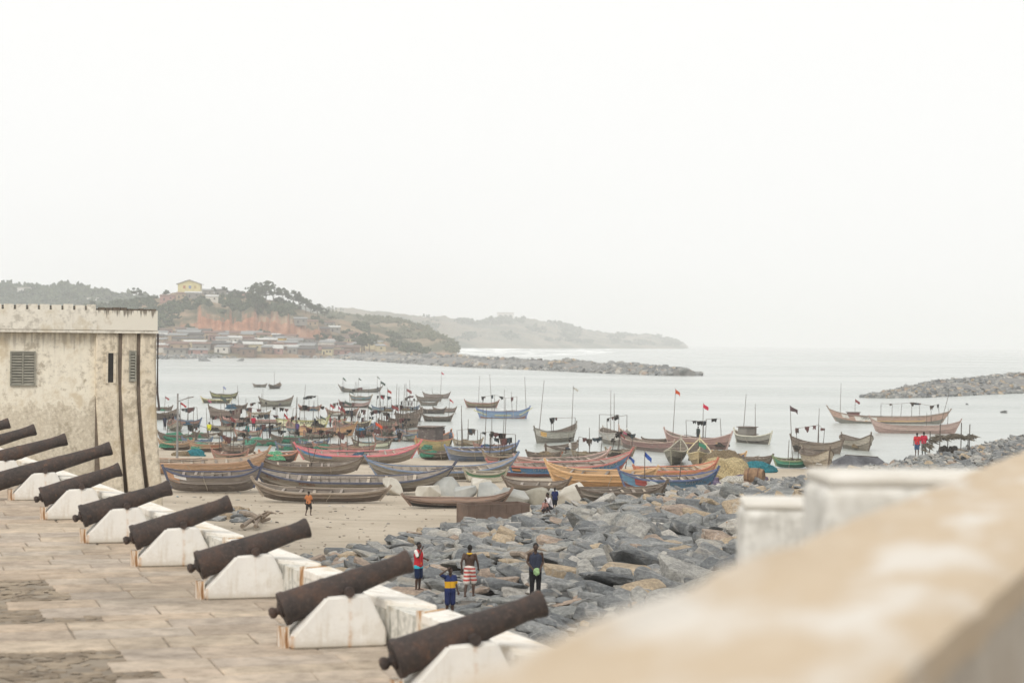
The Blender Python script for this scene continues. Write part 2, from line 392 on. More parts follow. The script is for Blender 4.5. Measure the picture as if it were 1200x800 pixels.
M_LEAF = leaf_mat('wood_leaves', (0.03, 0.045, 0.022, 1), (0.085, 0.10, 0.05, 1))
rng = random.Random(11)
M_SCRUB = leaf_mat('scrub_leaves', (0.07, 0.085, 0.045, 1), (0.16, 0.155, 0.09, 1))
def woodland(hill, name, n, t0, t1, r0, r1, cond, nl=9):
    mbx = MB(); k = 0; tries = 0
    while k < n and tries < n * 12:
        tries += 1
        px = rng.uniform(hill.p0, hill.p1); t = rng.uniform(t0, t1)
        if not cond(px, t): continue
        p = hill.pt(px, t); r = rng.uniform(r0, r1)
        clump_mesh(mbx, p + Vector((0, 0, r * .1)), r, rng, nl); k += 1
    o = mbx.build(name, M_SCRUB if 'scrub' in name else M_LEAF); tag(o, kind='stuff'); return o
def dens(px, t, s, lo): return nz(px * 0.035, t * 3.0, s) > lo
tag(woodland(h_left, 'left_hill_woodland', 1500, .3, 1.05, 4, 9, lambda px, t: px < 200, 7), 'dark wood covering the far left hill', 'woodland', kind='stuff')
tag(woodland(h_mid, 'middle_headland_scrub', 600, .1, 1.0, 1.8, 4, lambda px, t: (px > 425 and t > 0.4 and nz(px * .05, t * 4, 2) > -0.05) or dens(px, t, 3, 0.2), 7), 'green scrub on the middle headland', 'scrub', kind='stuff')
tag(woodland(h_far, 'far_headland_woodland', 900, .15, .97, 4, 8, lambda px, t: dens(px, t, 6, 0.08), 6), 'faded wood patches on the far headland', 'woodland', kind='stuff')
def tw(px, t):
    if t < 0.53: return px > 60 and (px < 178 or (nz(px * .06, t * 7, 8) > 0.32))
    if t < 0.62: return interp(CLIFF, px) < 0.3
    if t < 0.68: return interp(CLIFF, px) < 0.4 or nz(px * .12, 5.5) > 0.3
    if px < 240: return t < 0.86 or px < 185
    if px > 345: return nz(px * .05, t * 5, 31) > 0.2
    return nz(px * .05, t * 5, 31) > 0.0
tag(woodland(h_town, 'town_hill_woodland', 1500, .3, 1.0, 1.5, 3.4, tw, 10), 'dark trees and bush above the red cliff', 'woodland', kind='stuff')

# single trees that stand out
def tree_meshes(seed, spread=1.0):
    rg = random.Random(seed); tr = MB(); cr = MB()
    tr.tube([(0, 0, -0.6), (0.05, 0, 1.5), (0.2, .1, 3.4), (0.25, .1, 5.2)], [.34, .27, .2, .12], 7)
    tips = []
    for k in range(7):
        a = k * 0.9 + rg.random(); h = rg.uniform(2.6, 4.8); l = rg.uniform(1.6, 3.0) * spread
        e = Vector((l * math.cos(a), l * math.sin(a), h + rg.uniform(1, 2.4)))
        tr.tube([(0.18, .08, h), Vector((0.2, .1, h)).lerp(e, .5) + Vector((0, 0, .25)), e], [.11, .08, .04], 5); tips.append(e)
    tips.append(Vector((.25, .1, 7)))
    for e in tips:
        for j in range(5):
            c = e + Vector((rg.gauss(0, .8 * spread), rg.gauss(0, .8 * spread), rg.gauss(0, .5)))
            clump_mesh(cr, c, rg.uniform(.7, 1.3), rg, 9)
    return tr.mesh('trunk', simple('bark', (0.09, 0.07, 0.05, 1), (0.15, 0.12, 0.09, 1), 2)), cr.mesh('crown', M_LEAF)
TREES = [tree_meshes(s, sp) for s, sp in ((1, 1.0), (2, 1.35), (3, .8))]
tree_lab = ['broad bushy tree on the skyline above the red cliff', 'wide spreading tree on the skyline above the red cliff', 'narrow upright tree on the skyline above the red cliff']
for i, (px, t, k, s) in enumerate([(300, .99, 1, 1.5), (311, .97, 1, 1.8), (305, .9, 0, 1.5), (320, .93, 0, 1.6), (331, .97, 1, 1.4), (343, .95, 0, 1.6), (350, .97, 0, 1.5), (358, .9, 2, 1.4), (364, .95, 0, 1.1),
                                   (372, .9, 2, 1.2), (380, .93, 0, 1.0), (262, .98, 2, .9), (250, .97, 0, .7), (275, .97, 0, .8), (194, .95, 0, .8), (160, .99, 1, 1.1), (285, .8, 0, 1.2), (295, .72, 0, 1.2), (300, .62, 2, 1.6), (308, .6, 0, 1.5)]):
    p = h_town.pt(px, t); o = empty('tree', p - Vector((0, 0, .3)), rng.uniform(0, 6)); o.scale = (s, s, s)
    tr, cr = TREES[k]; inst('trunk', tr, o); inst('crown', cr, o); tag(o, tree_lab[k], 'tree', 'trees on the hill above the town')
for i, (px, t, s) in enumerate([(377, .33, 1.2), (398, .34, 1.1), (418, .38, 1.3), (427, .2, 1.5), (433, .16, 1.2), (424, .12, 1.3)]):
    p = h_town.pt(px, t); o = empty('tree', p - Vector((0, 0, .3)), rng.uniform(0, 6)); o.scale = (s, s, s)
    tr, cr = TREES[0]; inst('trunk', tr, o); inst('crown', cr, o); tag(o, 'round dark tree among the shoreline houses', 'tree', 'trees among the houses')

# ------------------------------------------------------------------ town houses
WALLS = {'grey': '8d8880', 'tan': 'a8937a', 'brown': '7d6657', 'cream': 'c2b592', 'yellow': 'd0ad52', 'pinkish': 'a9837a', 'white': 'cfcac0'}
ROOFS = {'rusty': '7c5a4a', 'grey zinc': '8f8f8d', 'dark': '4d4743', 'pale zinc': 'c9c8c2', 'brown': '6b5446'}
def m_flat(h): return simple('limewash_' + h, scl(hexc(h), .85), hexc(h), .6, bump=0)
def m_tin(h): return simple('sheet_' + h, scl(hexc(h), .75), hexc(h), .4, (1, 3, 1), bump=0, rough=.6)
def house(p, wd, dp, ht, rz, wc, rc, kind, where, wins=2):
    o = empty('house', p, rz); mbw = MB(); mbw.box(0, 0, ht / 2 - .8, wd, dp, ht + 1.6); mbw.build('wall', m_flat(WALLS[wc]), o)
    r = MB(); ov = .45; rh = ht * random.uniform(.28, .42)
    if kind == 'gable':
        r.prism([(-dp / 2 - ov, ht - .05), (0, ht + rh), (dp / 2 + ov, ht - .05), (0, ht + rh - .35)][:3] + [(0, ht - .05)], -wd / 2 - ov, wd / 2 + ov, Matrix.Rotation(R(90), 4, 'Z'))
        r.build('roof', m_tin(ROOFS[rc]), o)
    else:
        r.add([(-wd / 2 - ov, -dp / 2 - ov, ht), (wd / 2 + ov, -dp / 2 - ov, ht), (wd / 2 + ov, dp / 2 + ov, ht + rh), (-wd / 2 - ov, dp / 2 + ov, ht + rh),
               (-wd / 2 - ov, -dp / 2 - ov, ht + .15), (wd / 2 + ov, -dp / 2 - ov, ht + .15), (wd / 2 + ov, dp / 2 + ov, ht + rh + .15), (-wd / 2 - ov, dp / 2 + ov, ht + rh + .15)],
              [(0, 3, 2, 1), (4, 5, 6, 7), (0, 1, 5, 4), (1, 2, 6, 5), (2, 3, 7, 6), (3, 0, 4, 7)]); r.build('roof', m_tin(ROOFS[rc]), o)
    dk = simple('dark_opening', (0.03, .03, .03, 1), (0.05, .045, .04, 1), bump=0)
    for k in range(wins):
        wx = (k - (wins - 1) / 2) * wd / (wins + .3); d = MB(); door = (k == 0 and wins > 1)
        d.box(wx, -dp / 2 - .03, (1.0 if door else ht * .55), (1.0 if door else 1.2), .1, (2.0 if door else 1.1)); d.build('door' if door else 'window', dk, o)
    tag(o, '%s walled %s house with %s roof %s' % (wc, 'gabled' if kind == 'gable' else 'single-slope', rc, where), 'house', 'houses of the town across the bay: %s %s %s %s' % (wc, kind, rc, where)); return o
hr = random.Random(5); k = 0
rows = [(.03, 'just behind the far beach'), (.09, 'just behind the far beach'), (.15, 'in the middle of the far town'), (.21, 'in the middle of the far town'), (.27, 'in the middle of the far town'), (.33, 'in the middle of the far town'), (.39, 'at the foot of the red cliff'), (.45, 'at the foot of the red cliff')]
for t, where in rows:
    px = 178 + hr.uniform(0, 8)
    while px < 462 - t * 60:
        wd = hr.uniform(6, 15); tt = t + hr.uniform(-.022, .022); p = h_town.pt(px, max(.02, tt))
        if not (365 < px < 372 and t > .1) and not (px > 418 and t < .24):
            wc = hr.choice(['grey', 'grey', 'tan', 'tan', 'brown', 'brown', 'cream', 'pinkish', 'white'])
            if 318 < px < 342 and .25 < t < .42 and hr.random() < .5: wc = 'yellow'
            house(p, wd, hr.uniform(5, 8), hr.uniform(2.6, 4.0), hr.uniform(-.3, .3), wc, hr.choice(list(ROOFS)), hr.choice(['gable', 'lean', 'lean']), where, hr.choice([1, 2, 2, 3])); k += 1
        px += wd * F / 1290 * hr.uniform(.8, 1.35) + 1.0
for px, t, wd, wc, rc in [(196, .9, 11, 'pinkish', 'rusty'), (226, .9, 12, 'grey', 'pale zinc'), (243, .93, 8, 'grey', 'grey zinc'), (248, .82, 9, 'white', 'pale zinc'), (258, .98, 9, 'grey', 'dark'), (275, .98, 11, 'grey', 'dark'), (289, .97, 8, 'pinkish', 'rusty'), (212, .9, 7, 'tan', 'rusty')]:
    house(h_town.pt(px, t), wd, 7, 3.6, .1, wc, rc, 'lean', 'high on the hilltop', 2)
for px, t, wd, wc, rc in [(352, .56, 9, 'grey', 'grey zinc'), (366, .6, 8, 'tan', 'rusty'), (378, .55, 10, 'brown', 'dark'), (392, .6, 8, 'grey', 'pale zinc'), (404, .52, 9, 'tan', 'brown'), (415, .58, 8, 'pinkish', 'rusty'), (425, .5, 9, 'cream', 'dark'), (386, .7, 8, 'grey', 'rusty')]:
    house(h_town.pt(px, t), wd, 6, 3.2, .15, wc, rc, 'lean', 'on the slope beyond the cliff', 2)
# the yellow house on the summit
p = h_town.pt(222, .985); o = empty('hilltop_house', p + Vector((0, 0, .0)), .05)
mb = MB(); mb.box(0, 0, 2.4, 17, 11, 6.8); mb.prism([(-8.5, 5.79), (8.5, 5.79), (0, 8.6)], -5.5, 5.5); mb.build('wall', m_flat('d6ca92'), o)
mb = MB()
for s in (-1, 1):
    mb.add([(s * 9.8, -6.4, 5.3), (0, -6.4, 8.75), (0, 6.4, 8.75), (s * 9.8, 6.4, 5.3), (s * 9.8, -6.4, 5.7), (0, -6.4, 9.15), (0, 6.4, 9.15), (s * 9.8, 6.4, 5.7)],
           [(0, 1, 2, 3), (4, 5, 6, 7), (0, 1, 5, 4), (1, 2, 6, 5), (2, 3, 7, 6), (3, 0, 4, 7)])
mb.build('roof', m_tin('9a938c'), o)
for wx, c_ in ((-3.6, 'b06a3a'), (0.6, '6f7fa8'), (4.4, 'b9a262')):
    d = MB(); d.box(wx, -5.56, 3.4, 1.8, .14, 2.2); d.build('window', m_flat(c_), o)
tag(o, 'pale yellow gabled house alone on the summit of the hill', 'house')
# white buildings in the left woods and one on the far headland
for hl, px, t, wd, ht, lab in ((h_left, 28, .78, 14, 6, 'long white building among trees on the far left hill'), (h_left, 108, .7, 12, 5, 'low white house in the woods beside the castle roofline'), (h_left, 124, .66, 13, 5, 'white house at the lower edge of the left woods'), (h_far, 592, .97, 36, 9, 'large pale building on the crest of the far headland')):
    p = hl.pt(px, t); o = empty('distant_building', p); mb = MB(); mb.box(0, 0, ht / 2, wd, wd * .5, ht + 3); mb.build('wall', m_flat('d9d6cf'), o)
    mb = MB(); mb.box(0, 0, ht + 2.0, wd * 1.06, wd * .55, 1.0); mb.build('roof', m_flat('b3aca2'), o)
    for k in range(3):
        d = MB(); d.box((k - 1) * wd * .3, -wd * .25 - .04, ht * .55, wd * .14, .2, ht * .35); d.build('window', simple('dark_opening', B0, B0), o)
    tag(o, lab, 'building')

# ================================================================== ROCKS
def rock_mesh(seed, slab=1.0, fine=True, k=22):
    rg = random.Random(seed); bm = bmesh.new()
    for _ in range(k):
        p = Vector((rg.uniform(-1, 1), rg.uniform(-1, 1), rg.uniform(-1, 1)))
        mxp = max(abs(p.x), abs(p.y), abs(p.z)); p = p / mxp * rg.uniform(.8, 1.0)
        if p.length > 1.3: p *= 1.3 / p.length
        bm.verts.new((p.x * .5, p.y * .33, p.z * .21 * slab))
    r = bmesh.ops.convex_hull(bm, input=bm.verts)
    bmesh.ops.delete(bm, geom=[g for g in r['geom_interior'] if isinstance(g, bmesh.types.BMVert)], context='VERTS')
    if fine:
        bmesh.ops.dissolve_limit(bm, angle_limit=R(14), verts=bm.verts, edges=bm.edges)
        bmesh.ops.bevel(bm, geom=list(bm.edges), offset=.022, segments=1, affect='EDGES')
        bmesh.ops.triangulate(bm, faces=bm.faces)
        if fine == 2:
            bmesh.ops.subdivide_edges(bm, edges=[e for e in bm.edges if e.calc_length() > .1], cuts=2, use_grid_fill=True)
            bmesh.ops.triangulate(bm, faces=bm.faces)
            for v_ in bm.verts:
                q = v_.co * 4.0; v_.co += Vector((nz(q.x, q.y, q.z + seed), nz(q.y, q.z, q.x + seed), nz(q.z, q.x, q.y + seed))) * .018 + Vector((nz(q.x * 3, q.y * 3, q.z * 3 + seed), nz(q.y * 3, q.z * 3, q.x * 3), nz(q.z * 3, q.x * 3, q.y * 3))) * .009
    bmesh.ops.recalc_face_normals(bm, faces=bm.faces)
    me = bpy.data.meshes.new('rock'); bm.to_mesh(me); bm.free(); me.materials.append(m_rock()); return me
ROCKS = [rock_mesh(100 + i, 1.0 + .5 * (i % 3 == 0), 2) for i in range(16)]
def rdata(ms): return [([v.co.copy() for v in me.vertices], [tuple(p.vertices) for p in me.polygons]) for me in ms]
RDATA = rdata([rock_mesh(100 + i, 1.0 + .5 * (i % 3 == 0), False, 14) for i in range(16)])
RMID = rdata([rock_mesh(100 + i, 1.0 + .5 * (i % 3 == 0), 1) for i in range(16)])
def rock_stuff(items, name, parent=None, RDATA=RDATA):
    V = []; Fc = []
    for k, M in items:
        vs, fs = RDATA[k]; o = len(V); V += [M @ v_ for v_ in vs]; Fc += [tuple(i + o for i in f_) for f_ in fs]
    me = bpy.data.meshes.new(name); me.from_pydata(V, [], Fc); me.materials.append(m_rock())
    ob = bpy.data.objects.new(name, me); col.objects.link(ob); ob['kind'] = 'stuff'
    if parent: ob.parent = parent
    return ob
rr = random.Random(21)
def visible_x(x, y, m=3): return abs(x) < 0.2575 * y + m
CLEAR = [at(px, py, 3.35) for px, py in ((490, 695), (527, 727), (550, 702.5), (627, 705.5))] + [at(526, 676, 3.3)] + [at(px, py, 1.7) for px, py in ((650, 599), (644, 603), (637, 604))] + [at(px, py, 1.9) for px, py in ((1075, 534), (1083, 533), (1100, 533), (1112, 533), (1124, 533), (884, 568), (853, 634))]
TROUGH = at(585, 612, 1.3); TENT = at(1008, 549, 1.5)
cand = []
y = 40.0
while y < 262:
    step = .53 + y * .0034; x = -0.26 * y - 4
    while x < 0.27 * y + 5:
        X = x + rr.uniform(-.5, .5) * step; Y = y + rr.uniform(-.5, .5) * step; x += step
        edge = interp(ROCKB, X) + 2.5 * nz(X * .15, Y * .15, 2)
        if Y > edge or X < wall_x(Y) + 1.9: continue
        if beach_z(X, Y) < -.5: continue
        near_edge = (edge - Y) < 6
        big = rr.random()
        s = rr.uniform(.55, 1.0) if big < .55 else rr.uniform(1.0, 1.5)
        if X > 3 and Y < 105: s *= 1.3 if rr.random() < .8 else 1.8
        if Y > 130: s *= .85
        if near_edge: s *= .7
        hold = False
        for c_ in CLEAR:
            if abs(X - c_.x - (Y - c_.y) * c_.x / c_.y) < .55 + s * .3 and -3.2 < Y - c_.y < .5: hold = True
        if abs(X - TROUGH.x) < 2.6 and -1 < TROUGH.y - Y < 5 or (abs(X - TROUGH.x) < 2.6 and abs(Y - TROUGH.y) < 2.6): continue
        if abs(X - TENT.x) < 3.2 and -4 < Y - TENT.y < 3.5: continue
        if hold: s = min(s, .55)
        lean = R(rr.gauss(18, 12)); az = rr.gauss(R(-22), R(38))
        if X < 2: lean *= .6
        lift = rr.uniform(.02, .15) if not hold else -.02
        M = Matrix.Translation((X, Y, ground_z(X, Y) + s * lift)) @ Matrix.Rotation(az, 4, 'Z') @ Matrix.Rotation(lean * (1 if rr.random() < .75 else -1), 4, 'Y') @ Matrix.Rotation(R(rr.gauss(4, 10)), 4, 'X') @ Matrix.Diagonal((s * rr.uniform(.85, 1.4), s * rr.uniform(.8, 1.2), s * rr.uniform(.45, .8), 1))
        cand.append((s / Y if visible_x(X, Y, 0) and Y > 50 and not (Y < 66 and X > 3.5) else 0, rr.randrange(16), M))
    y += step
for c_ in CLEAR[:4]: cand.append((9, 3, Matrix.Translation((c_.x, c_.y, ground_z(c_.x, c_.y) - .1)) @ Matrix.Rotation(rr.uniform(-.4, .4), 4, 'Z') @ Matrix.Diagonal((1.9, 1.7, .9, 1))))
for _ in range(46):
    p_ = at(rr.uniform(246, 292), rr.uniform(597, 613), 1.2); s = rr.uniform(.4, 1.0)
    cand.append((s / p_.y * .5, rr.randrange(16), Matrix.Translation((p_.x, p_.y, ground_z(p_.x, p_.y) + s * .08)) @ Matrix.Rotation(rr.uniform(0, 6), 4, 'Z') @ Matrix.Diagonal((s, s, s, 1))))
cand.sort(key=lambda q: -q[0])
rev = empty('rock_revetment', (0, 60, 2)); tag(rev, 'bank of tumbled grey and tan boulders between castle and beach', 'rock bank')
rev_inv = Matrix.Translation((0, -60, -2))
for s, k, M in cand[:300]:
    o = inst('rock', ROCKS[k], rev); o.matrix_local = rev_inv @ M
o = rock_stuff([(k, rev_inv @ M) for s, k, M in cand[300:]], 'small_rocks', rev, RMID)

# large pale boulders between the boats
M_PALE = simple('pale_granite', (0.3, 0.31, 0.3, 1), (0.46, 0.46, 0.43, 1), 1.4, bump=.7, bd=.06, lo=.3, hi=.7)
BOUL = [(503, 585, 3.2, 'pale cream boulder behind the black dugout', 1), (527, 578, 4.4, 'long tilted grey slab boulder behind the dugout', 0), (545, 583, 3.0, 'small light grey boulder behind the dugout', 0),
        (562, 573, 3.4, 'rounded pale boulder with a holed top', 1), (577, 583, 3.8, 'broad grey-green boulder behind the dugout bow', 0), (601, 592, 3.6, 'grey boulder with a white vein off the dugout bow', 0),
        (631, 591, 4.0, 'mottled brown and grey boulder beside the seated man', 2), (672, 589, 4.2, 'flat-topped white-faced boulder right of the seated man', 1), (420, 575, 2.3, 'small pale boulder against the grey canoe hull', 0),
        (462, 579, 3.6, 'yellowish boulder at the end of the brown dugout', 1), (770, 583, 3.2, 'grey boulder below the blue canoe', 0), (588, 586, 2.4, 'narrow grey boulder wedged behind the dugout', 0), (652, 583, 2.2, 'grey boulder behind the man in navy', 0)]
for i, (px, py, s, lab, kd) in enumerate(BOUL):
    p = at(px, py, 1.2); s *= .56; me = rock_mesh(300 + i, 1.5, 2, 16); me.materials.clear()
    me.materials.append([M_PALE, simple('cream_granite', (0.45, 0.42, 0.36, 1), (0.6, 0.57, 0.5, 1), 1.2, bump=.6, bd=.05), simple('brown_granite', (0.22, .2, .16, 1), (0.38, .36, .3, 1), 1.6, bump=.7, bd=.05)][kd])
    o = inst('boulder', me); o.location = (p.x, p.y, ground_z(p.x, p.y) + s * .21); o.scale = (s * .95, s, s * 1.0); o.rotation_euler = (R(rr.uniform(-12, 12)), R(rr.uniform(-25, 25)), rr.uniform(-.6, .6)); tag(o, lab, 'boulder')
BOX_MATERIAL = None

# far breakwater, right-hand mole and shore rocks
def bank(items, path, width, height, size, n, seed):
    rg = random.Random(seed)
    for _ in range(n):
        t = rg.random() * (len(path) - 1); i = min(int(t), len(path) - 2); u = t - i
        a, b_ = path[i], path[i + 1]; c_ = a.lerp(b_, u); d = (b_ - a).normalized(); nrm = Vector((-d.y, d.x, 0)); q = rg.uniform(-1, 1)
        ww = width[i] + (width[i + 1] - width[i]) * u; hh = height[i] + (height[i + 1] - height[i]) * u
        p = c_ + nrm * q * ww; z = hh * (1 - abs(q) ** 1.6) * (0.8 + .35 * nz(p.x * .05, p.y * .05)); s = size * rg.uniform(.6, 1.5)
        items.append((rg.randrange(12), Matrix.Translation((p.x, p.y, z - .2)) @ Matrix.Rotation(rg.uniform(0, 6), 4, 'Z') @ Matrix.Rotation(rg.uniform(-.5, .5), 4, 'X') @ Matrix.Rotation(rg.uniform(-.4, .4), 4, 'Y') @ Matrix.Diagonal((s, s * 1.1, s * 1.2, 1))))
def P3(px, py): p = at(px, py, 0); return Vector((p.x, p.y, 0))
core_m = simple('rubble_core', (0.17, .165, .155, 1), (0.27, .26, .245, 1), .4, bump=.6, bd=.4)
def bank_core(name, path, width, height):
    vs = []; n = len(path); fs = []
    for i, p in enumerate(path):
        d = (path[min(i + 1, n - 1)] - path[max(i - 1, 0)]).normalized(); nrm = Vector((-d.y, d.x, 0))
        for q, h in ((-1.05, -1.5), (-.6, .62), (0, .85), (.6, .62), (1.05, -1.5)): vs.append(p + nrm * q * width[i] + Vector((0, 0, h * height[i] if h > 0 else h)))
    for i in range(n - 1):
        for j in range(4): a = i * 5 + j; fs.append((a, a + 1, a + 6, a + 5))
    fs += [(0, 1, 2, 3, 4), tuple((n - 1) * 5 + k for k in (4, 3, 2, 1, 0))]
    mbx = MB(); mbx.add(vs, fs); return mbx.build(name, core_m)
brk = [P3(330, 419), P3(420, 418.5), P3(500, 424), P3(580, 430), (P3(660, 433.5)), P3(730, 437), P3(800, 440.2)]
bw, bh = [26, 34, 30, 20, 15, 12, 7], [2.4, 3.6, 4.6, 4.4, 4.2, 4, 2.6]
bo = bank_core('breakwater', brk, bw, bh); tag(bo, 'long grey rubble breakwater reaching out from the far shore', 'breakwater')
items = []; bank(items, brk, bw, bh, 2.6, 3000, 4); rock_stuff(items, 'breakwater_rocks', bo)
items = []; bank(items, [P3(805, 439), P3(822, 438.5)], [2, 1], [1.2, .8], 2.2, 14, 9); tag(rock_stuff(items, 'skerry_rocks'), 'loose rocks awash off the breakwater tip', 'rocks')
mole = [P3(1022, 466), P3(1060, 465), P3(1100, 461), P3(1150, 457), P3(1215, 455), P3(1300, 456)]
mw, mh = [2, 5, 12, 20, 26, 30], [.5, 1.1, 2.3, 3.4, 4.1, 4.4]
mo = bank_core('mole', mole, mw, mh); tag(mo, 'broad grey rubble mole on the seaward side of the anchorage', 'breakwater')
items = []; bank(items, mole, mw, mh, 1.7, 4200, 5); rock_stuff(items, 'mole_rocks', mo)
for px, py, s in ((1176, 483.5, 1.6), (1133, 474, 1.1)):
    o = inst('skerry', ROCKS[7]); p = P3(px, py); o.location = (p.x, p.y, .0); o.scale = (s * 1.5, s, s); o.rotation_euler = (.2, .25, s); tag(o, 'low rock awash %s the mole' % ('just off' if s > 1.5 else 'touching'), 'rock')
items = []; bank(items, [P3(170, 420.5), P3(240, 419), P3(300, 418.5), P3(360, 418.5)], [14, 14, 14, 14], [2.2, 2, 2, 2], 2.2, 900, 6); tag(rock_stuff(items, 'far_shore_rocks'), 'strip of grey stones along the far beach', 'rocks')
for px, py, s in ((238, 423, 6.5), (282, 423, 4.0)):
    o = inst('skerry', ROCKS[11]); p = P3(px, py); o.location = (p.x, p.y, .2); o.scale = (s * 1.3, s, s * 1.3); o.rotation_euler = (.3, .3, s); tag(o, '%s brown rock standing in the water off the far beach' % ('large' if s > 5 else 'small'), 'rock')
# surf on the open side
M_FOAM = simple('foam', (0.78, .8, .79, 1), (0.85, .86, .85, 1), .3, bump=.3, bd=.3)
def foam(px0, px1, py, n, name, lab, sp, seed):
    rg = random.Random(seed); mbx = MB()
    for _ in range(n):
        p = at(rg.uniform(px0, px1), py + rg.gauss(0, sp), 0); lx = rg.uniform(6, 30); ly = rg.uniform(2, 9); pts = []
        for k in range(9): a = k * 2 * math.pi / 9; q = rg.uniform(.6, 1.2); pts.append((p.x + lx * q * math.cos(a), p.y + ly * q * math.sin(a), .02 + .001 * _))
        mbx.add(pts + [(p.x, p.y, .7)], [(k, (k + 1) % 9, 9) for k in range(9)])
    tag(mbx.build(name, M_FOAM), lab, 'surf', kind='stuff')
foam(528, 600, 408, 60, 'headland_surf', 'white surf breaking below the middle headland', 1.4, 1)
foam(520, 720, 412, 50, 'breakwater_surf', 'white surf behind the breakwater', 2.2, 2)

# ================================================================== CASTLE PLATFORM AND CANNONS
ZP = 11 - 4.66
AX = R(17); EA = Vector((math.cos(AX), math.sin(AX), 0)); NA = Vector((-math.sin(AX), math.cos(AX), 0))
b = NB('paving_stone'); v = b.coords(); oi = b.n('ShaderNodeObjectInfo'); gi = b.n('ShaderNodeNewGeometry')
rnd = b.math('FRACT', b.math('ADD', oi.outputs['Random'], gi.outputs['Random Per Island']))
pal = b.ramp(rnd, [(0, (0.41, 0.34, 0.27, 1)), (.2, (0.45, 0.38, 0.305, 1)), (.38, (0.425, 0.345, 0.265, 1)), (.55, (0.435, 0.375, 0.31, 1)), (.72, (0.46, 0.385, 0.30, 1)), (.88, (0.405, 0.345, 0.285, 1))], 'CONSTANT')
tcw = b.n('ShaderNodeNewGeometry'); f = b.noise(tcw.outputs['Position'], .6, 7, .65); f2 = b.noise(tcw.outputs['Position'], 7, 7, .7)
c = b.mixc(1.0, pal, b.ramp(f, [(.35, (.8, .79, .78, 1)), (.6, (1.12, 1.1, 1.08, 1))]), 'MULTIPLY')
c = b.mixc(b.math('MULTIPLY', b.ramp(f2, [(.58, B0), (.68, W1)]), .35), c, (0.2, .165, .125, 1))
f4 = b.noise(tcw.outputs['Position'], .22, 8, .7); c = b.mixc(b.math('MULTIPLY', b.ramp(f4, [(.52, B0), (.64, W1)]), .5), c, (.24, .2, .155, 1))
f5 = b.noise(tcw.outputs['Position'], 2.2, 9, .75); c = b.mixc(1.0, c, b.ramp(f5, [(.35, (.74, .73, .71, 1)), (.52, (1.03, 1.03, 1.03, 1)), (.68, (1.22, 1.2, 1.17, 1))]), 'MULTIPLY')
b.bump(f2, .5, .02); M_PAVE = b.done(c, .9, .2)
M_JOINT = simple('paving_mortar', (0.2, .165, .125, 1), (0.3, .25, .19, 1), 1.5, bump=.4)
M_RUBBLE = simple('dark_rubble', (0.13, .1, .07, 1), (0.36, .29, .21, 1), 1.3, bump=.7, bd=.05, lo=.3, hi=.7)
def wp(s, off, z=0): return Vector((WALL_P.x + WALL_D.x * s + WALL_N.x * off, WALL_P.y + WALL_D.y * s + WALL_N.y * off, z))
plat = MB()
poly = [wp(-14, .7), wp(66, .7), wp(66, .7) + Vector((-40, 6, 0)), Vector((-55, 12, 0)), wp(-14, .7) + Vector((-8, -3, 0))]
n = len(poly); ztop = ZP - .025
plat.add([(p.x, p.y, -1.5) for p in poly] + [(p.x, p.y, ztop) for p in poly], [tuple(range(n)), tuple(range(n, 2 * n))] + [(i, (i + 1) % n, (i + 1) % n + n, i + n) for i in range(n)])
platform = plat.build('castle_platform', M_JOINT); tag(platform, kind='structure')
# slabs: rows parallel to the gun axis
def patch(px, py):                # unpaved worn areas seen on the left
    if py < 730 and px < (py - 672) * 1.2 + 8 and py > 668: return 1
    if py > 768 and px < 150 - max(0, 790 - py) * 1.0 and py < 850: return 2
    return 0
O2 = wp(0, 0); slabs = []; rs = random.Random(9)
vv = -9.0
rub = MB()
while vv < 52:
    hgt = rs.uniform(.65, 1.2) * (1 if vv < 18 else 1.4); u0 = -0.04 - rs.uniform(0, .9)
    edge_u = None
    # start at the inner wall face and run left
    # wall inner face in (u, v): point O2 + s*WALL_D
    def wall_u(vq):
        dv = WALL_D.x * NA.x + WALL_D.y * NA.y; du = WALL_D.x * EA.x + WALL_D.y * EA.y
        return du / dv * vq
    u = wall_u(vv + hgt / 2) + .25
    left = u - 14 - vv * .12
    while u > left:
        ln = rs.uniform(.8, 2.0) * (1 if vv < 18 else 1.5); c_ = O2 + EA * (u - ln / 2) + NA * (vv + hgt / 2)
        q = c_ - CAM; q.z = ZP - 11
        d = q.dot(fw); px = 600 + q.dot(rt) / d * F; py = 400 - q.dot(up) / d * F
        if -90 < px < 700 and 560 < py < 900:
            if patch(px, py) and d > 0:
                for _ in range(int(ln * hgt * 26)):
                    pp = O2 + EA * (u - rs.uniform(0, ln)) + NA * (vv + rs.uniform(0, hgt)); s_ = rs.uniform(.1, .26)
                    k = rs.randrange(12); Mx = Matrix.Translation((pp.x, pp.y, ZP - .02)) @ Matrix.Rotation(rs.uniform(0, 6), 4, 'Z') @ Matrix.Diagonal((s_ * 1.5, s_ * 1.5, s_ * .3, 1))
                    vs, fs = RDATA[k]; rub.add([Mx @ x_ for x_ in vs], fs)
            else: slabs.append((u - ln / 2, vv + hgt / 2, ln, hgt, py, px))
        u -= ln
    vv += hgt
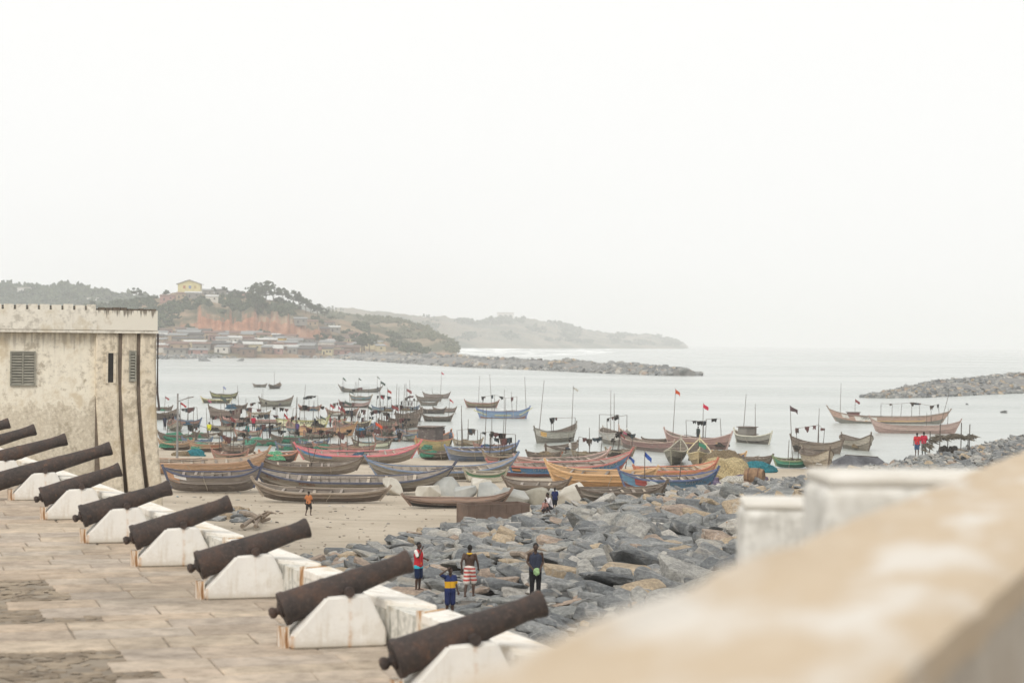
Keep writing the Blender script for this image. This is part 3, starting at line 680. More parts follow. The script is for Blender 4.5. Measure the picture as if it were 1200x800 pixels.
def slab_mesh(ln, hg, seed):
    rg = random.Random(seed); g = .012; x, y_, t = ln / 2 - g, hg / 2 - g, .07; e = .02
    j = lambda: rg.uniform(-.03, .012) if rg.random() < .5 else rg.uniform(-.012, .012)
    base = [(-x + j(), -y_ + j()), (x + j(), -y_ + j()), (x + j(), y_ + j()), (-x + j(), y_ + j())]
    zt = [rg.uniform(-.006, .006) for _ in range(4)]
    mbx = MB(); vs = [(p[0], p[1], -.05) for p in base] + [(p[0], p[1], -e + zt[i]) for i, p in enumerate(base)] + [(p[0] * (1 - e / x), p[1] * (1 - e / y_), zt[i]) for i, p in enumerate(base)]
    fs = [(0, 1, 2, 3), (8, 9, 10, 11)] + [(i, (i + 1) % 4, (i + 1) % 4 + 4, i + 4) for i in range(4)] + [(i + 4, (i + 1) % 4 + 4, (i + 1) % 4 + 8, i + 8) for i in range(4)]
    mbx.add(vs, fs); return mbx
slabs.sort(key=lambda q: -q[4] if -20 < q[5] < 660 else 1000 - q[4])
rest = MB()
for i, (u, v_, ln, hg, py, px) in enumerate(slabs):
    mbx = slab_mesh(ln, hg, i); c_ = O2 + EA * u + NA * v_; T = Matrix.Translation((c_.x, c_.y, ZP)) @ Matrix.Rotation(AX, 4, 'Z')
    if i < 300: inst('paving_slab', mbx.mesh('paving_slab', M_PAVE), platform, T)
    else: rest.add([T @ Vector(p) for p in mbx.v], mbx.f)
if rest.v: o = rest.build('far_paving_slabs', M_PAVE, platform); o['kind'] = 'stuff'
o = rub.build('worn_rubble_patch', M_RUBBLE, platform); o['kind'] = 'stuff'

# whitewash with rust runs; rust follows where iron touches (object coordinates)
def whitewash(name, rust_boxes=(), base=(0.80, 0.775, 0.725, 1)):
    b = NB(name); v = b.coords(); f = b.noise(v, 1.1, 7, .6); f2 = b.noise(v, 6, 7, .7)
    c = b.ramp(f, [(.35, scl(base, .88)), (.6, base)])
    vs = b.coords((4, 4, .5)); st = b.noise(vs, 1.5, 6, .6)
    tc = b.n('ShaderNodeTexCoord'); sx = b.n('ShaderNodeSeparateXYZ'); b.l(tc.outputs['Object'], sx.inputs[0])
    low = b.ramp(b.math('ADD', sx.outputs['Z'], b.math('MULTIPLY', f2, .12)), [(.06, W1), (.2, B0)])
    c = b.mixc(b.math('MULTIPLY', low, .65), c, (0.36, .3, .2, 1))
    gr = b.ramp(b.math('MULTIPLY', f, b.noise(v, 3.3, 8, .7)), [(.27, B0), (.37, W1)]); c = b.mixc(b.math('MULTIPLY', gr, .3), c, (.5, .43, .33, 1))
    gs = b.ramp(st, [(.56, B0), (.7, W1)]); c = b.mixc(b.math('MULTIPLY', gs, .4), c, (.5, .41, .29, 1))
    for (x0, w_, z0, z1, k) in rust_boxes:
        near = b.math('SUBTRACT', 1.0, b.math('DIVIDE', b.math('ABSOLUTE', b.math('SUBTRACT', b.math('ADD', sx.outputs['X'], b.math('MULTIPLY', b.math('SUBTRACT', f2, .5), .05)), x0)), w_))
        near = b.math('MAXIMUM', near, 0.0)
        zin = b.math('MULTIPLY', b.math('GREATER_THAN', sx.outputs['Z'], z0), b.math('LESS_THAN', sx.outputs['Z'], z1))
        c = b.mixc(b.math('MINIMUM', b.math('MULTIPLY', b.math('MULTIPLY', near, zin), b.math('MULTIPLY', b.ramp(b.noise(b.coords((1, 1, 1.3)), 3.1, 5, .6), [(.38, B0), (.6, W1)]), k * 1.1)), 1.0), c, (0.5, .27, .11, 1))
    b.bump(f2, .3, .012); return b.done(c, .9, .2)
M_PED = whitewash('whitewashed_pedestal', [(.91, .045, 0, .82, .7), (.02, .06, 0, .2, .7)])
M_PED2 = whitewash('whitewashed_pedestal_clean', [(.02, .05, 0, .2, .5), (.9, .02, .3, .82, .35)])
b = NB('rust_run_block'); v = b.coords((6, 6, .8)); f = b.noise(v, 1.5, 6, .6)
M_RUSTB = b.done(b.ramp(f, [(.34, (.16, .08, .04, 1)), (.42, (.48, .28, .14, 1)), (.5, (.7, .64, .55, 1))]), .9, .2)
PED = [(0, 0), (0, .17), (.55, .775), (1.2, .80), (1.48, .25), (1.48, 0)]
def ped_mesh():
    bm = bmesh.new(); mbx = MB(); mbx.prism(PED, -.31, .31); me = mbx.mesh('block', M_PED)
    bm.from_mesh(me); bmesh.ops.bevel(bm, geom=[e for e in bm.edges], offset=.03, segments=2, affect='EDGES'); bm.to_mesh(me); bm.free()
    me.polygons.foreach_set('use_smooth', [True] * len(me.polygons)); me.set_sharp_from_angle(angle=R(50)); return me
PEDM = ped_mesh(); PEDM2 = PEDM.copy(); PEDM2.materials.clear(); PEDM2.materials.append(M_PED2)
mbx = MB(); mbx.box(-.055, .02, .15, .13, .3, .34); SUP = mbx.mesh('breech_support', M_RUSTB)
def barrel_mesh(L, k=1.0):
    prof = [(-.0, .10), (0, .262), (.07, .268), (.1, .25), (.32 * L, .228), (.34 * L, .236), (.37 * L, .222), (.55 * L, .2), (.57 * L, .205), (.6 * L, .19), (.86 * L, .158), (.93 * L, .165), (.985 * L, .19), (L, .178), (L, .085), (L - .35, .08), (L - .36, .001)]
    mbx = MB(); n = 26; vs = []; fs = []
    for x, r in prof:
        for i in range(n):
            a = 2 * math.pi * i / n; rr_ = r * k * (1 + .012 * nz(x * 5, a * 2)); vs.append((x, rr_ * math.cos(a), rr_ * math.sin(a)))
    for j in range(len(prof) - 1):
        for i in range(n): a = j * n + i; b_ = j * n + (i + 1) % n; fs.append((a, b_, b_ + n, a + n))
    fs.append(tuple(range(n))); mbx.add(vs, fs); return mbx.mesh('barrel', m_iron(), True)
def lathe_x(prof, n=14):
    mbx = MB(); vs = []; fs = []
    for x, r in prof:
        for i in range(n): a = 2 * math.pi * i / n; vs.append((x, r * math.cos(a), r * math.sin(a)))
    for j in range(len(prof) - 1):
        for i in range(n): a = j * n + i; b_ = j * n + (i + 1) % n; fs.append((a, b_, b_ + n, a + n))
    mbx.add(vs, fs); return mbx
CASC = lathe_x([(.02, .11), (-.03, .13), (-.06, .06), (-.08, .055), (-.11, .08), (-.15, .09), (-.19, .07), (-.21, .001)]).mesh('cascabel', m_iron(), True)
mbx = MB(); mbx.tube([(0, -.34, 0), (0, -.1, 0)], .075, 14); TRN = mbx.mesh('trunnion', m_iron(), True)
BAR_S, BAR_L = barrel_mesh(2.11), barrel_mesh(3.5, 1.08)
TR = [(557, 757), (410, 700), (300, 652), (215, 620), (149, 597), (96, 574), (53, 555)]
Ht = 3.9; deps = []
for (px, py) in TR:
    q = ray(px, py); deps.append(-Ht / q.z * q.y)
deps += [deps[-1] + 5.4, deps[-1] + 10.9, deps[-1] + 16.4]
A = at(410, 700, 11 - Ht); B_ = at(149, 597, 11 - Ht); sl = (B_.x - A.x) / (B_.y - A.y)
CAN_S = []
desc = ['the cannon overlapping the foreground wall', 'second gun from the foreground wall', 'third gun from the foreground wall', 'fourth gun from the foreground wall', 'fifth gun from the foreground wall', 'sixth gun from the foreground wall',
        'first of the longer guns before the castle building', 'fourth gun out from the castle building', 'third gun out from the castle building', 'second gun out from the castle building']
desc = ['nearest the foreground wall', 'second from the foreground wall', 'third from the foreground wall', 'fourth from the foreground wall', 'fifth from the foreground wall', 'sixth from the foreground wall',
        'fourth from the castle building', 'third from the castle building', 'second from the castle building', 'right against the castle building']
for i, D in enumerate(deps):
    T = Vector((A.x + sl * (D - A.y), D, ZP)) if i > 6 else at(*TR[i], 11 - Ht); T.z = ZP            # near face of the block at the trunnion
    base = T - EA * .90 + NA * .31
    pe = empty('cannon_pedestal', base, AX); inst('block', PEDM if i in (0, 1, 3, 4, 6) else PEDM2, pe); inst('breech_support', SUP, pe)
    tag(pe, 'white sloping masonry pedestal under the cannon %s' % desc[i], 'pedestal', 'whitewashed cannon pedestals')
    long_ = i >= 6; L = 3.5 if long_ else 2.11; el = R((18.5 if not long_ else 16.5) + [0, .8, -.6, .5, -1.0, 1.2, 0, -.8, .6, 0][i]); axj = R([.5, -.8, 1.0, -.4, .9, -1.2, .4, 0, .7, -.5][i])
    g = empty('cannon', base + Vector((0, 0, .0)), AX); Mg = Matrix.Translation((.92, 0, .92)) @ Matrix.Rotation(axj, 4, 'Z') @ Matrix.Rotation(-el, 4, 'Y') @ Matrix.Rotation(i * 1.3, 4, 'X') @ Matrix.Translation(((-.445 if long_ else -.505) * L, 0, .0))
    for nm, me, Mx in (('barrel', BAR_L if long_ else BAR_S, Mg), ('cascabel', CASC, Mg), ('trunnion', TRN, Matrix.Translation((.90, 0, .845))), ('trunnion', TRN, Matrix.Translation((.90, 0, .845)) @ Matrix.Rotation(math.pi, 4, 'Z'))):
        o = inst(nm, me, g); o.matrix_local = Mx
    tag(g, '%s dark rusted iron cannon %s' % ('long' if long_ else 'short', desc[i]), 'cannon', 'row of cannons on the castle platform')

# low whitewashed parapet with a higher coping block between guns
M_PAR = plaster('stained_parapet', (0.70, .675, .61, 1), (0.5, .44, .34, 1), (0.13, .13, .1, 1), .75, 1.6)
b = NB('parapet_coping'); v = b.coords(); f = b.noise(v, .9, 8, .65); f2 = b.noise(v, 5, 8, .7)
c = b.ramp(f, [(.36, (.6, .5, .36, 1)), (.47, (.78, .73, .65, 1)), (.6, (.82, .79, .73, 1))]); c = b.mixc(b.math('MULTIPLY', b.ramp(b.math('MULTIPLY', f, f2), [(.27, B0), (.36, W1)]), .5), c, (.4, .34, .25, 1))
b.bump(f2, .4, .02); M_COP = b.done(c, .9, .2)
par = empty('sea_parapet', wp(0, 0, ZP)); tag(par, 'low white parapet with stained inner face running behind the cannons', 'parapet wall')
mbx = MB(); LW = 66
def wv(s, off, z): p = wp(s, off); return (p.x - WALL_P.x, p.y - WALL_P.y, z)
ss = frange(-10, LW, 60); vs = []; fs = []
prof = [(0, 0), (.0, .60), (.70, .55), (.76, -5)]
for s in ss:
    for off, z in prof: vs.append(wv(s, off, z + (.012 * nz(s * .7, off * 3) if z > 0 else 0)))
for i in range(len(ss) - 1):
    for j in range(3): a = i * 4 + j; fs.append((a, a + 1, a + 5, a + 4))
fs += [(0, 1, 2, 3), tuple(4 * (len(ss) - 1) + k for k in (3, 2, 1, 0))]
mbx.add(vs, fs); mbx.build('wall', M_PAR, par)
b = NB('rust_edge'); v = b.coords(); f = b.noise(v, 5, 6, .6)
M_RUSTE = b.done(b.ramp(f, [(.35, (.38, .17, .06, 1)), (.55, (.6, .36, .17, 1)), (.7, (.72, .62, .5, 1))]), .9, .2)
svals = [(D - .0 - WALL_P.y) / WALL_D.y for D in deps]
for i in range(-1, len(svals) - 1):
    s0 = svals[i] + 1.55 if i >= 0 else svals[0] - 3.6; s1 = svals[i + 1] - .75
    if i >= 0: s0, s1 = svals[i] + .45, svals[i + 1] - .55
    if s1 - s0 < .6: continue
    # splayed coping: inner edge shorter than the outer
    q = MB(); zt, zb = .675, .52
    pts = [wv(s0 + .0, -.012, zb), wv(s1 - .55, -.012, zb), wv(s1 + .25, .72, zb - .03), wv(s0 - .3, .72, zb - .03)]
    tops = [(p[0], p[1], zt if k < 2 else zt - .07) for k, p in enumerate(pts)]
    q.add(pts + tops, [(0, 1, 2, 3), (4, 5, 6, 7)] + [(k, (k + 1) % 4, (k + 1) % 4 + 4, k + 4) for k in range(4)])
    me = q.mesh('coping', M_COP); bm = bmesh.new(); bm.from_mesh(me); bmesh.ops.bevel(bm, geom=list(bm.edges), offset=.02, segments=1, affect='EDGES'); bm.to_mesh(me); bm.free()
    co = inst('coping', me, par)
    e = MB(); a_, b_ = Vector(tops[1]), Vector(tops[2]); e.bar(a_.lerp(b_, .02) + Vector((0, 0, -.012)), a_.lerp(b_, .85) + Vector((0, 0, -.012)), .05, .05); e.build('rust_edge', M_RUSTE, co)
    e = MB(); p_ = Vector(tops[1]); e.box(p_.x, p_.y, .4, .1, .1, .62, rz=AX); e.build('rust_run', M_RUSTB, co)

# ------------------------------------------------------------------ castle building
bl = empty('castle_building', atD(183, 397, 81.5) * 1.0); bl.location.z = ZP; bl.rotation_euler = (0, 0, AX)
tag(bl, 'weathered cream castle building with crenellated parapet and shuttered window', 'castle')
M_BW = plaster('castle_plaster', (0.83, .765, .635, 1), (0.66, .565, .42, 1), (0.38, .325, .25, 1), .2, .8)
M_BW2 = plaster('castle_buttress', (0.74, .65, .51, 1), (0.56, .46, .32, 1), (0.24, .2, .15, 1), .4, .9)
M_BP = plaster('castle_parapet', (0.78, .73, .63, 1), (0.64, .57, .45, 1), (0.2, .165, .125, 1), .2, .9)
K = 81.5 / F                      # metres per photo pixel at the corner
def bx(px): return (px - 183) * K / math.cos(AX) * 1.0 * (1 + (183 - px) * -.00012)
def bz(py): return (397 - py) * K + 4.66
mbx = MB(); x0 = bx(-120); x1 = bx(116)
mbx.add([(x0, 0, -3), (x1, 0, -3), (x1, 14, -3), (x0, 14, -3), (x0, 0, bz(390)), (x1, 0, bz(390)), (x1, 14, bz(390)), (x0, 14, bz(390))], [(0, 3, 2, 1), (4, 5, 6, 7), (0, 1, 5, 4), (1, 2, 6, 5), (2, 3, 7, 6), (3, 0, 4, 7)])
mbx.build('wall', M_BW, bl)
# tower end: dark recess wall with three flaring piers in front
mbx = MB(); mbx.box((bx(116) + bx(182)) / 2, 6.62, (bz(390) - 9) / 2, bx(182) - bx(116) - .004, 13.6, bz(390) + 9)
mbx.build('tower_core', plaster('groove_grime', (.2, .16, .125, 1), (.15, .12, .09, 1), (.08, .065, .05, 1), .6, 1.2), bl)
def flare(z): 
    k = max(0.0, (bz(455) - z) / (bz(455) - bz(575)))
    return .16 * k ** 1.0 + .38 * k ** 1.5 if k <= 1 else .54 + .6 * (k - 1)
for (pa, pb, fa, fb) in ((115.5, 140.5, 9, 7), (144.8, 161, 7.5, 9.5), (165, 182.5, 11, 6.5)):
    q = MB(); zs = [bz(390), bz(430), bz(455), bz(475), bz(495), bz(520), bz(550), bz(575), -4, -9]; vs = []
    for z in zs:
        s_ = flare(z); f_ = .28 + s_ * .9; k1 = min(1.4, s_ / .54)
        wob = .03 * nz(z, pa)
        wo2 = .03 * nz(z * 1.3, pb + 3); xa_, xb_ = bx(pa) + fa * K * k1 + wob, bx(pb) + fb * K * k1 + wo2
        vs += [(xa_, -f_ + .06, z), (xa_ + .07, -f_, z), (xb_ - .07, -f_, z), (xb_, -f_ + .06, z), (xb_, .35, z), (xa_, .35, z)]
    fs = [tuple(range(6)), tuple(6 * (len(zs) - 1) + k for k in range(6))]
    for i in range(len(zs) - 1):
        for k in range(6): fs.append((6 * i + k, 6 * i + (k + 1) % 6, 6 * i + 6 + (k + 1) % 6, 6 * i + 6 + k))
    q.add(vs, fs); q.build('buttress', M_BW2, bl, True)
    mbx = MB()
# cornice and parapet
mbx = MB(); mbx.box((x0 + bx(184)) / 2, 6.8, bz(389.2), bx(184) - x0, 14.4, .12); mbx.build('cornice', M_BP, bl)
mbx = MB(); mbx.box((x0 + bx(116)) / 2, -.22, (bz(387.4) + bz(364.5)) / 2, bx(116) - x0, .42, bz(364.5) - bz(387.4)); mbx.build('parapet', M_BP, bl)
b = NB('streaked_parapet'); v = b.coords(); f = b.noise(v, 1.1, 8, .68); c = b.ramp(f, [(.38, (.6, .53, .42, 1)), (.5, (.76, .71, .61, 1))])
tc = b.n('ShaderNodeTexCoord'); sx = b.n('ShaderNodeSeparateXYZ'); b.l(tc.outputs['Object'], sx.inputs[0]); st = b.noise(b.coords((5, 1, .25)), 1.8, 5, .6)
k_ = b.math('ADD', b.math('SUBTRACT', sx.outputs['Z'], bz(368.5)), b.math('MULTIPLY', b.math('SUBTRACT', st, .5), 1.5)); c = b.mixc(b.math('MULTIPLY', b.ramp(k_, [(-.0, B0), (.16, W1)]), .8), c, (.13, .105, .08, 1))
b.bump(f, .3, .03); M_STP = b.done(c, .92, .15)
mbx = MB(); mbx.box((bx(116) + bx(183)) / 2 + .002, -.222, (bz(387.4) + bz(364.5)) / 2, bx(183) - bx(116), .42, bz(364.5) - bz(387.4)); mbx.build('parapet', M_STP, bl)
mbx = MB(); mbx.box(bx(183) - .21, 7, (bz(387.4) + bz(366)) / 2, .42, 13.9, bz(366) - bz(387.4)); mbx.build('parapet', M_BP, bl)
mbx = MB(); mbx.box((x0 + bx(183)) / 2, 7, bz(386), bx(183) - x0 - .9, 13, .1); mbx.build('roof_deck', M_BP, bl)
mbx = MB(); mbx.box((x0 + bx(116)) / 2, .07, (bz(362) + bz(360)) / 2, bx(116) - x0 - .1, .14, bz(360) - bz(362)); mbx.build('parapet_backing', plaster('slit_shade_backing', (0.17, .14, .11, 1), (0.12, .1, .08, 1), (0.05, .04, .035, 1), .9, 2.0), bl)  # thin wall behind the merlons, shade of the slits put into its colour
mbx = MB(); mbx.box((x0 + bx(183)) / 2, .07, (bz(366) + bz(362.6)) / 2, bx(183) - x0 - .1, .14, bz(362.6) - bz(366)); mbx.build('parapet_backing', plaster('merlon_dirt_slit_shade', (0.17, .14, .11, 1), (0.12, .1, .08, 1), (0.05, .04, .035, 1), .9, 2.0), bl)  # dark colour stands in for slit shade; the dirty merlons share this material
sl_px = [-40, -27, -14, -1, 12, 25.5, 39, 52, 65, 78, 91, 104, 116]
for a_, b_ in zip(sl_px, sl_px[1:]):
    mbx = MB(); zz = bz(358.2) + rs.uniform(-.03, .02); mbx.box((bx(a_) + bx(b_)) / 2, -.22, (bz(364.5) + zz) / 2, bx(b_) - bx(a_) - .10, .41, zz - bz(364.5)); mbx.build('merlon', M_BP, bl)
M_DIRTY = plaster('merlon_dirt_slit_shade', (0.36, .31, .24, 1), (0.25, .2, .15, 1), (0.07, .06, .05, 1), .9, 2.0)
px = 117.5
while px < 182:
    wd = rs.uniform(4.5, 9); wd = min(wd, 183 - px)
    if wd > 1.5:
        mbx = MB(); zz = bz(361.5) + rs.uniform(-.06, .04); mbx.box((bx(px) + bx(px + wd)) / 2, -.22, (bz(364.5) + zz) / 2, bx(px + wd) - bx(px) - .04, .405, zz - bz(364.5)); mbx.build('merlon', M_DIRTY, bl)
    px += wd
M_SHUT = simple('green_grey_shutter', (0.22, .215, .18, 1), (0.36, .34, .28, 1), 3, (1, 1, 6), bump=.2)
def shutter(pa, pb, ya, yb, leaves, y0, n):
    w_ = empty('window', (0, 0, 0)); w_.parent = bl
    q = MB(); xa, xb, za, zb = bx(pa), bx(pb), bz(yb), bz(ya); t = .06
    q.box((xa + xb) / 2, y0 + .02, (za + zb) / 2, xb - xa, .05, zb - za); q.build('backing', simple('dark_opening', B0, B0), w_)
    q = MB()
    for x_ in [xa + (xb - xa) * k / leaves for k in range(leaves + 1)]: q.box(x_, y0 - .035, (za + zb) / 2, t, .07, zb - za + t)
    q.box((xa + xb) / 2, y0 - .034, za, xb - xa, .068, t); q.box((xa + xb) / 2, y0 - .034, zb, xb - xa, .068, t); q.build('frame', M_SHUT, w_)
    for lf in range(leaves):
        xc = xa + (xb - xa) * (lf + .5) / leaves; wd = (xb - xa) / leaves - t - .01
        for k in range(n):
            q = MB(); q.box(xc, y0 - .03, za + (zb - za) * (k + .5) / n, wd, .02, (zb - za) / n * .9, M=Matrix.Rotation(R(-35), 4, 'X')); q.build('slat', M_SHUT, w_)
shutter(22, 48.5, 413.5, 451.5, 2, -.02, 12)
shutter(153, 159.5, 412, 446, 1, -.30, 10)
q = MB(); q.box(bx(132), -.25, (bz(414) + bz(448)) / 2, .26, .08, bz(414) - bz(448)); q.build('slit_window', simple('dark_opening', B0, B0), bl)
q = MB()
for xx in (bx(127.6), bx(136.4)): q.box(xx, -.31, (bz(413) + bz(449)) / 2, .1, .1, bz(413) - bz(449))
q.build('slit_frame', M_BW2, bl)
q = MB(); q.tube([(bx(183.6), -.4, bz(391)), (bx(183.6), -.4, bz(460)), (bx(185.5), -.55, bz(480))], .045, 8); q.build('drainpipe', simple('dark_pipe', (.06, .05, .05, 1), (.1, .08, .07, 1)), bl)

# ================================================================== FOREGROUND WALL
b = NB('sandy_coping'); v = b.coords(); f = b.noise(v, 1.3, 6, .6); f2 = b.noise(b.coords((.6, 1.6, 1)), 1.5, 5, .6)
c = b.ramp(f2, [(.36, (0.65, .605, .54, 1)), (.5, (0.535, .43, .31, 1)), (.64, (0.58, .485, .37, 1))])
b.bump(b.noise(v, 9, 6, .7), .4, .02); M_FGTOP = b.done(c, .95, .15)
M_FGSIDE = plaster('foreground_plaster', (0.52, .47, .40, 1), (0.42, .36, .29, 1), (0.25, .21, .17, 1), .5, 1.0)
M_FGW = plaster('merlon_plaster', (0.72, .70, .65, 1), (0.58, .55, .49, 1), (0.27, .25, .21, 1), .45, 1.6)
VPd = ray(1495, 404); ang = math.atan2(VPd.y, VPd.x); ZW = 10.4
Lp = at(604, 790, ZW); Rp = at(1010, 800, ZW); dW = Vector((math.cos(ang), math.sin(ang), 0)); nW = Vector((-dW.y, dW.x, 0))
wid = (Lp - Rp).dot(nW)
fg = empty('foreground_parapet', (Rp.x, Rp.y, ZP), ang); tag(fg, 'blurred thick sandy topped parapet wall in the foreground', 'parapet wall')
q = MB(); q.box(5, wid / 2, (ZW - ZP) / 2 - .06, 26, wid, ZW - ZP - .12); q.build('wall', M_FGSIDE, fg)
me_ = MB(); vs = []; nn = 160; ring = [(-.02, -.12), (-.025, -.03), (.02, 0), (.18, .012), (.34, .015), (.5, .02), (wid - .05, .05), (wid + .01, .03), (wid + .015, -.12)]
for i in range(nn):
    x = -8 + 26 * i / (nn - 1)
    for (yy, zz) in ring: vs.append((x, yy + .018 * nz(x * 2.1, yy * 3, 1) + .01 * nz(x * 7, yy * 5, 2), ZW - ZP + zz + .016 * nz(x * 1.7, yy * 4, 5) + .008 * nz(x * 8, yy * 8, 7)))
nr = len(ring); fs = [(i * nr + j, i * nr + (j + 1) % nr, (i + 1) * nr + (j + 1) % nr, (i + 1) * nr + j) for i in range(nn - 1) for j in range(nr)] + [tuple(range(nr)), tuple((nn - 1) * nr + k for k in range(nr))]
me_.add(vs, fs); o = me_.build('coping', M_FGTOP, fg, True)
# upper terrace under the photographer
q = MB(); tcn = Vector((Rp.x, Rp.y, 0)); 
pts = [tcn - dW * 9 - nW * .01, tcn + dW * 18 - nW * .01, tcn + dW * 18 - nW * 8, tcn - dW * 9 - nW * 8]
q.add([(p.x, p.y, ZP - .5) for p in pts] + [(p.x, p.y, 9.4) for p in pts], [(0, 1, 2, 3), (4, 5, 6, 7)] + [(k, (k + 1) % 4, (k + 1) % 4 + 4, k + 4) for k in range(4)])
tag(q.build('upper_terrace', M_JOINT), kind='structure')
# two merlons standing beyond it
def merlon(px, py, D, wdt, dp, hgt, rz, lab):
    p = atD(px, py, D); o = empty('stone_merlon', (p.x, p.y, p.z - hgt), rz)
    q = MB(); q.box(wdt / 2, dp / 2, hgt / 2 - .025, wdt, dp, hgt - .05); a = q.build('block', M_FGW, o); m_ = a.modifiers.new('bevel', 'BEVEL'); m_.width = .07; m_.segments = 4
    q = MB(); q.box(wdt / 2, dp / 2, hgt - .03, wdt - .03, dp - .03, .06); a = q.build('cap', simple('merlon_cap', (.60, .56, .49, 1), (.74, .71, .65, 1), 2), o); m_ = a.modifiers.new('bevel', 'BEVEL'); m_.width = .028; m_.segments = 2
    tag(o, lab, 'merlon')
merlon(870, 588, 14.5, 1.4, .7, 6.0, R(-3), 'white plastered merlon with dark stained cap edge, standing before the rock bank')
merlon(968, 556, 9.4, .95, .6, 5.0, R(3), 'blurred pale merlon rising behind the sandy parapet, below the tarpaulin tent')

# ================================================================== BOATS
FONT = bpy.data.fonts.load('<builtin>') if '<builtin>' in [] else None
def place(px, py, zone):
    z = 0.0
    if zone == 'b':
        z = 1.0
        for _ in range(8):
            p = at(px, py, z); z = max(0.0, ground_z(p.x, p.y))
    p = at(px, py, z); return Vector((p.x, p.y, z))
def text_mesh(s, size):
    cu = bpy.data.curves.new('t', 'FONT'); cu.body = s; cu.size = size; cu.align_x = 'CENTER'; cu.align_y = 'CENTER'; cu.extrude = .004; cu.resolution_u = 2
    ob = bpy.data.objects.new('t', cu); col.objects.link(ob); dg = bpy.context.evaluated_depsgraph_get()
    me = bpy.data.meshes.new_from_object(ob.evaluated_get(dg)); bpy.data.objects.remove(ob); bpy.data.curves.remove(cu); return me
class Hull:
    def __init__(s, L, B, H, rb, rs_, full=2.4):
        s.L, s.B, s.H, s.rb, s.rs, s.full = L, min(B, .28 * L), min(H * .9, .13 * L + .33), min(rb * .8, .085 * L), min(rs_ * .8, .085 * L), full
    def half(s, t): return s.B / 2 * max(0.0, 1 - abs(2 * t - 1) ** s.full) ** .8
    def sheer(s, t):
        k = 2 * t - 1; return s.H + (s.rb * max(0, k) ** 3.6 + s.rs * max(0, -k) ** 3.6)
    def keel(s, t):
        k = abs(2 * t - 1); return (s.rb if t > .5 else s.rs) * .5 * k ** 6
    def p(s, t, u, side, off=0.0):
        xs = (t - .5) * s.L; xk = (t - .5) * s.L * .86; k, sh = s.keel(t), s.sheer(t)
        y = max(0.0, s.half(t) + off) * (u ** .42 if u > 0 else 0)
        return Vector((xk + (xs - xk) * u ** .9, side * y, k + (sh - k) * u))
NT = 22
TS = [0.5 - .5 * math.cos(math.pi * i / NT) for i in range(NT + 1)]; TS = [.5 * a + .5 * i / NT for i, a in enumerate(TS)]
def shell(h, us, off=0.0, ts=TS):
    mbx = MB()
    for side in (-1, 1):
        vs = [h.p(t, u, side, off) for t in ts for u in us]; n = len(us)
        fs = [(i * n + j, i * n + j + 1, (i + 1) * n + j + 1, (i + 1) * n + j) for i in range(len(ts) - 1) for j in range(n - 1)]
        mbx.add(vs, fs)
    return mbx
BOATS = []
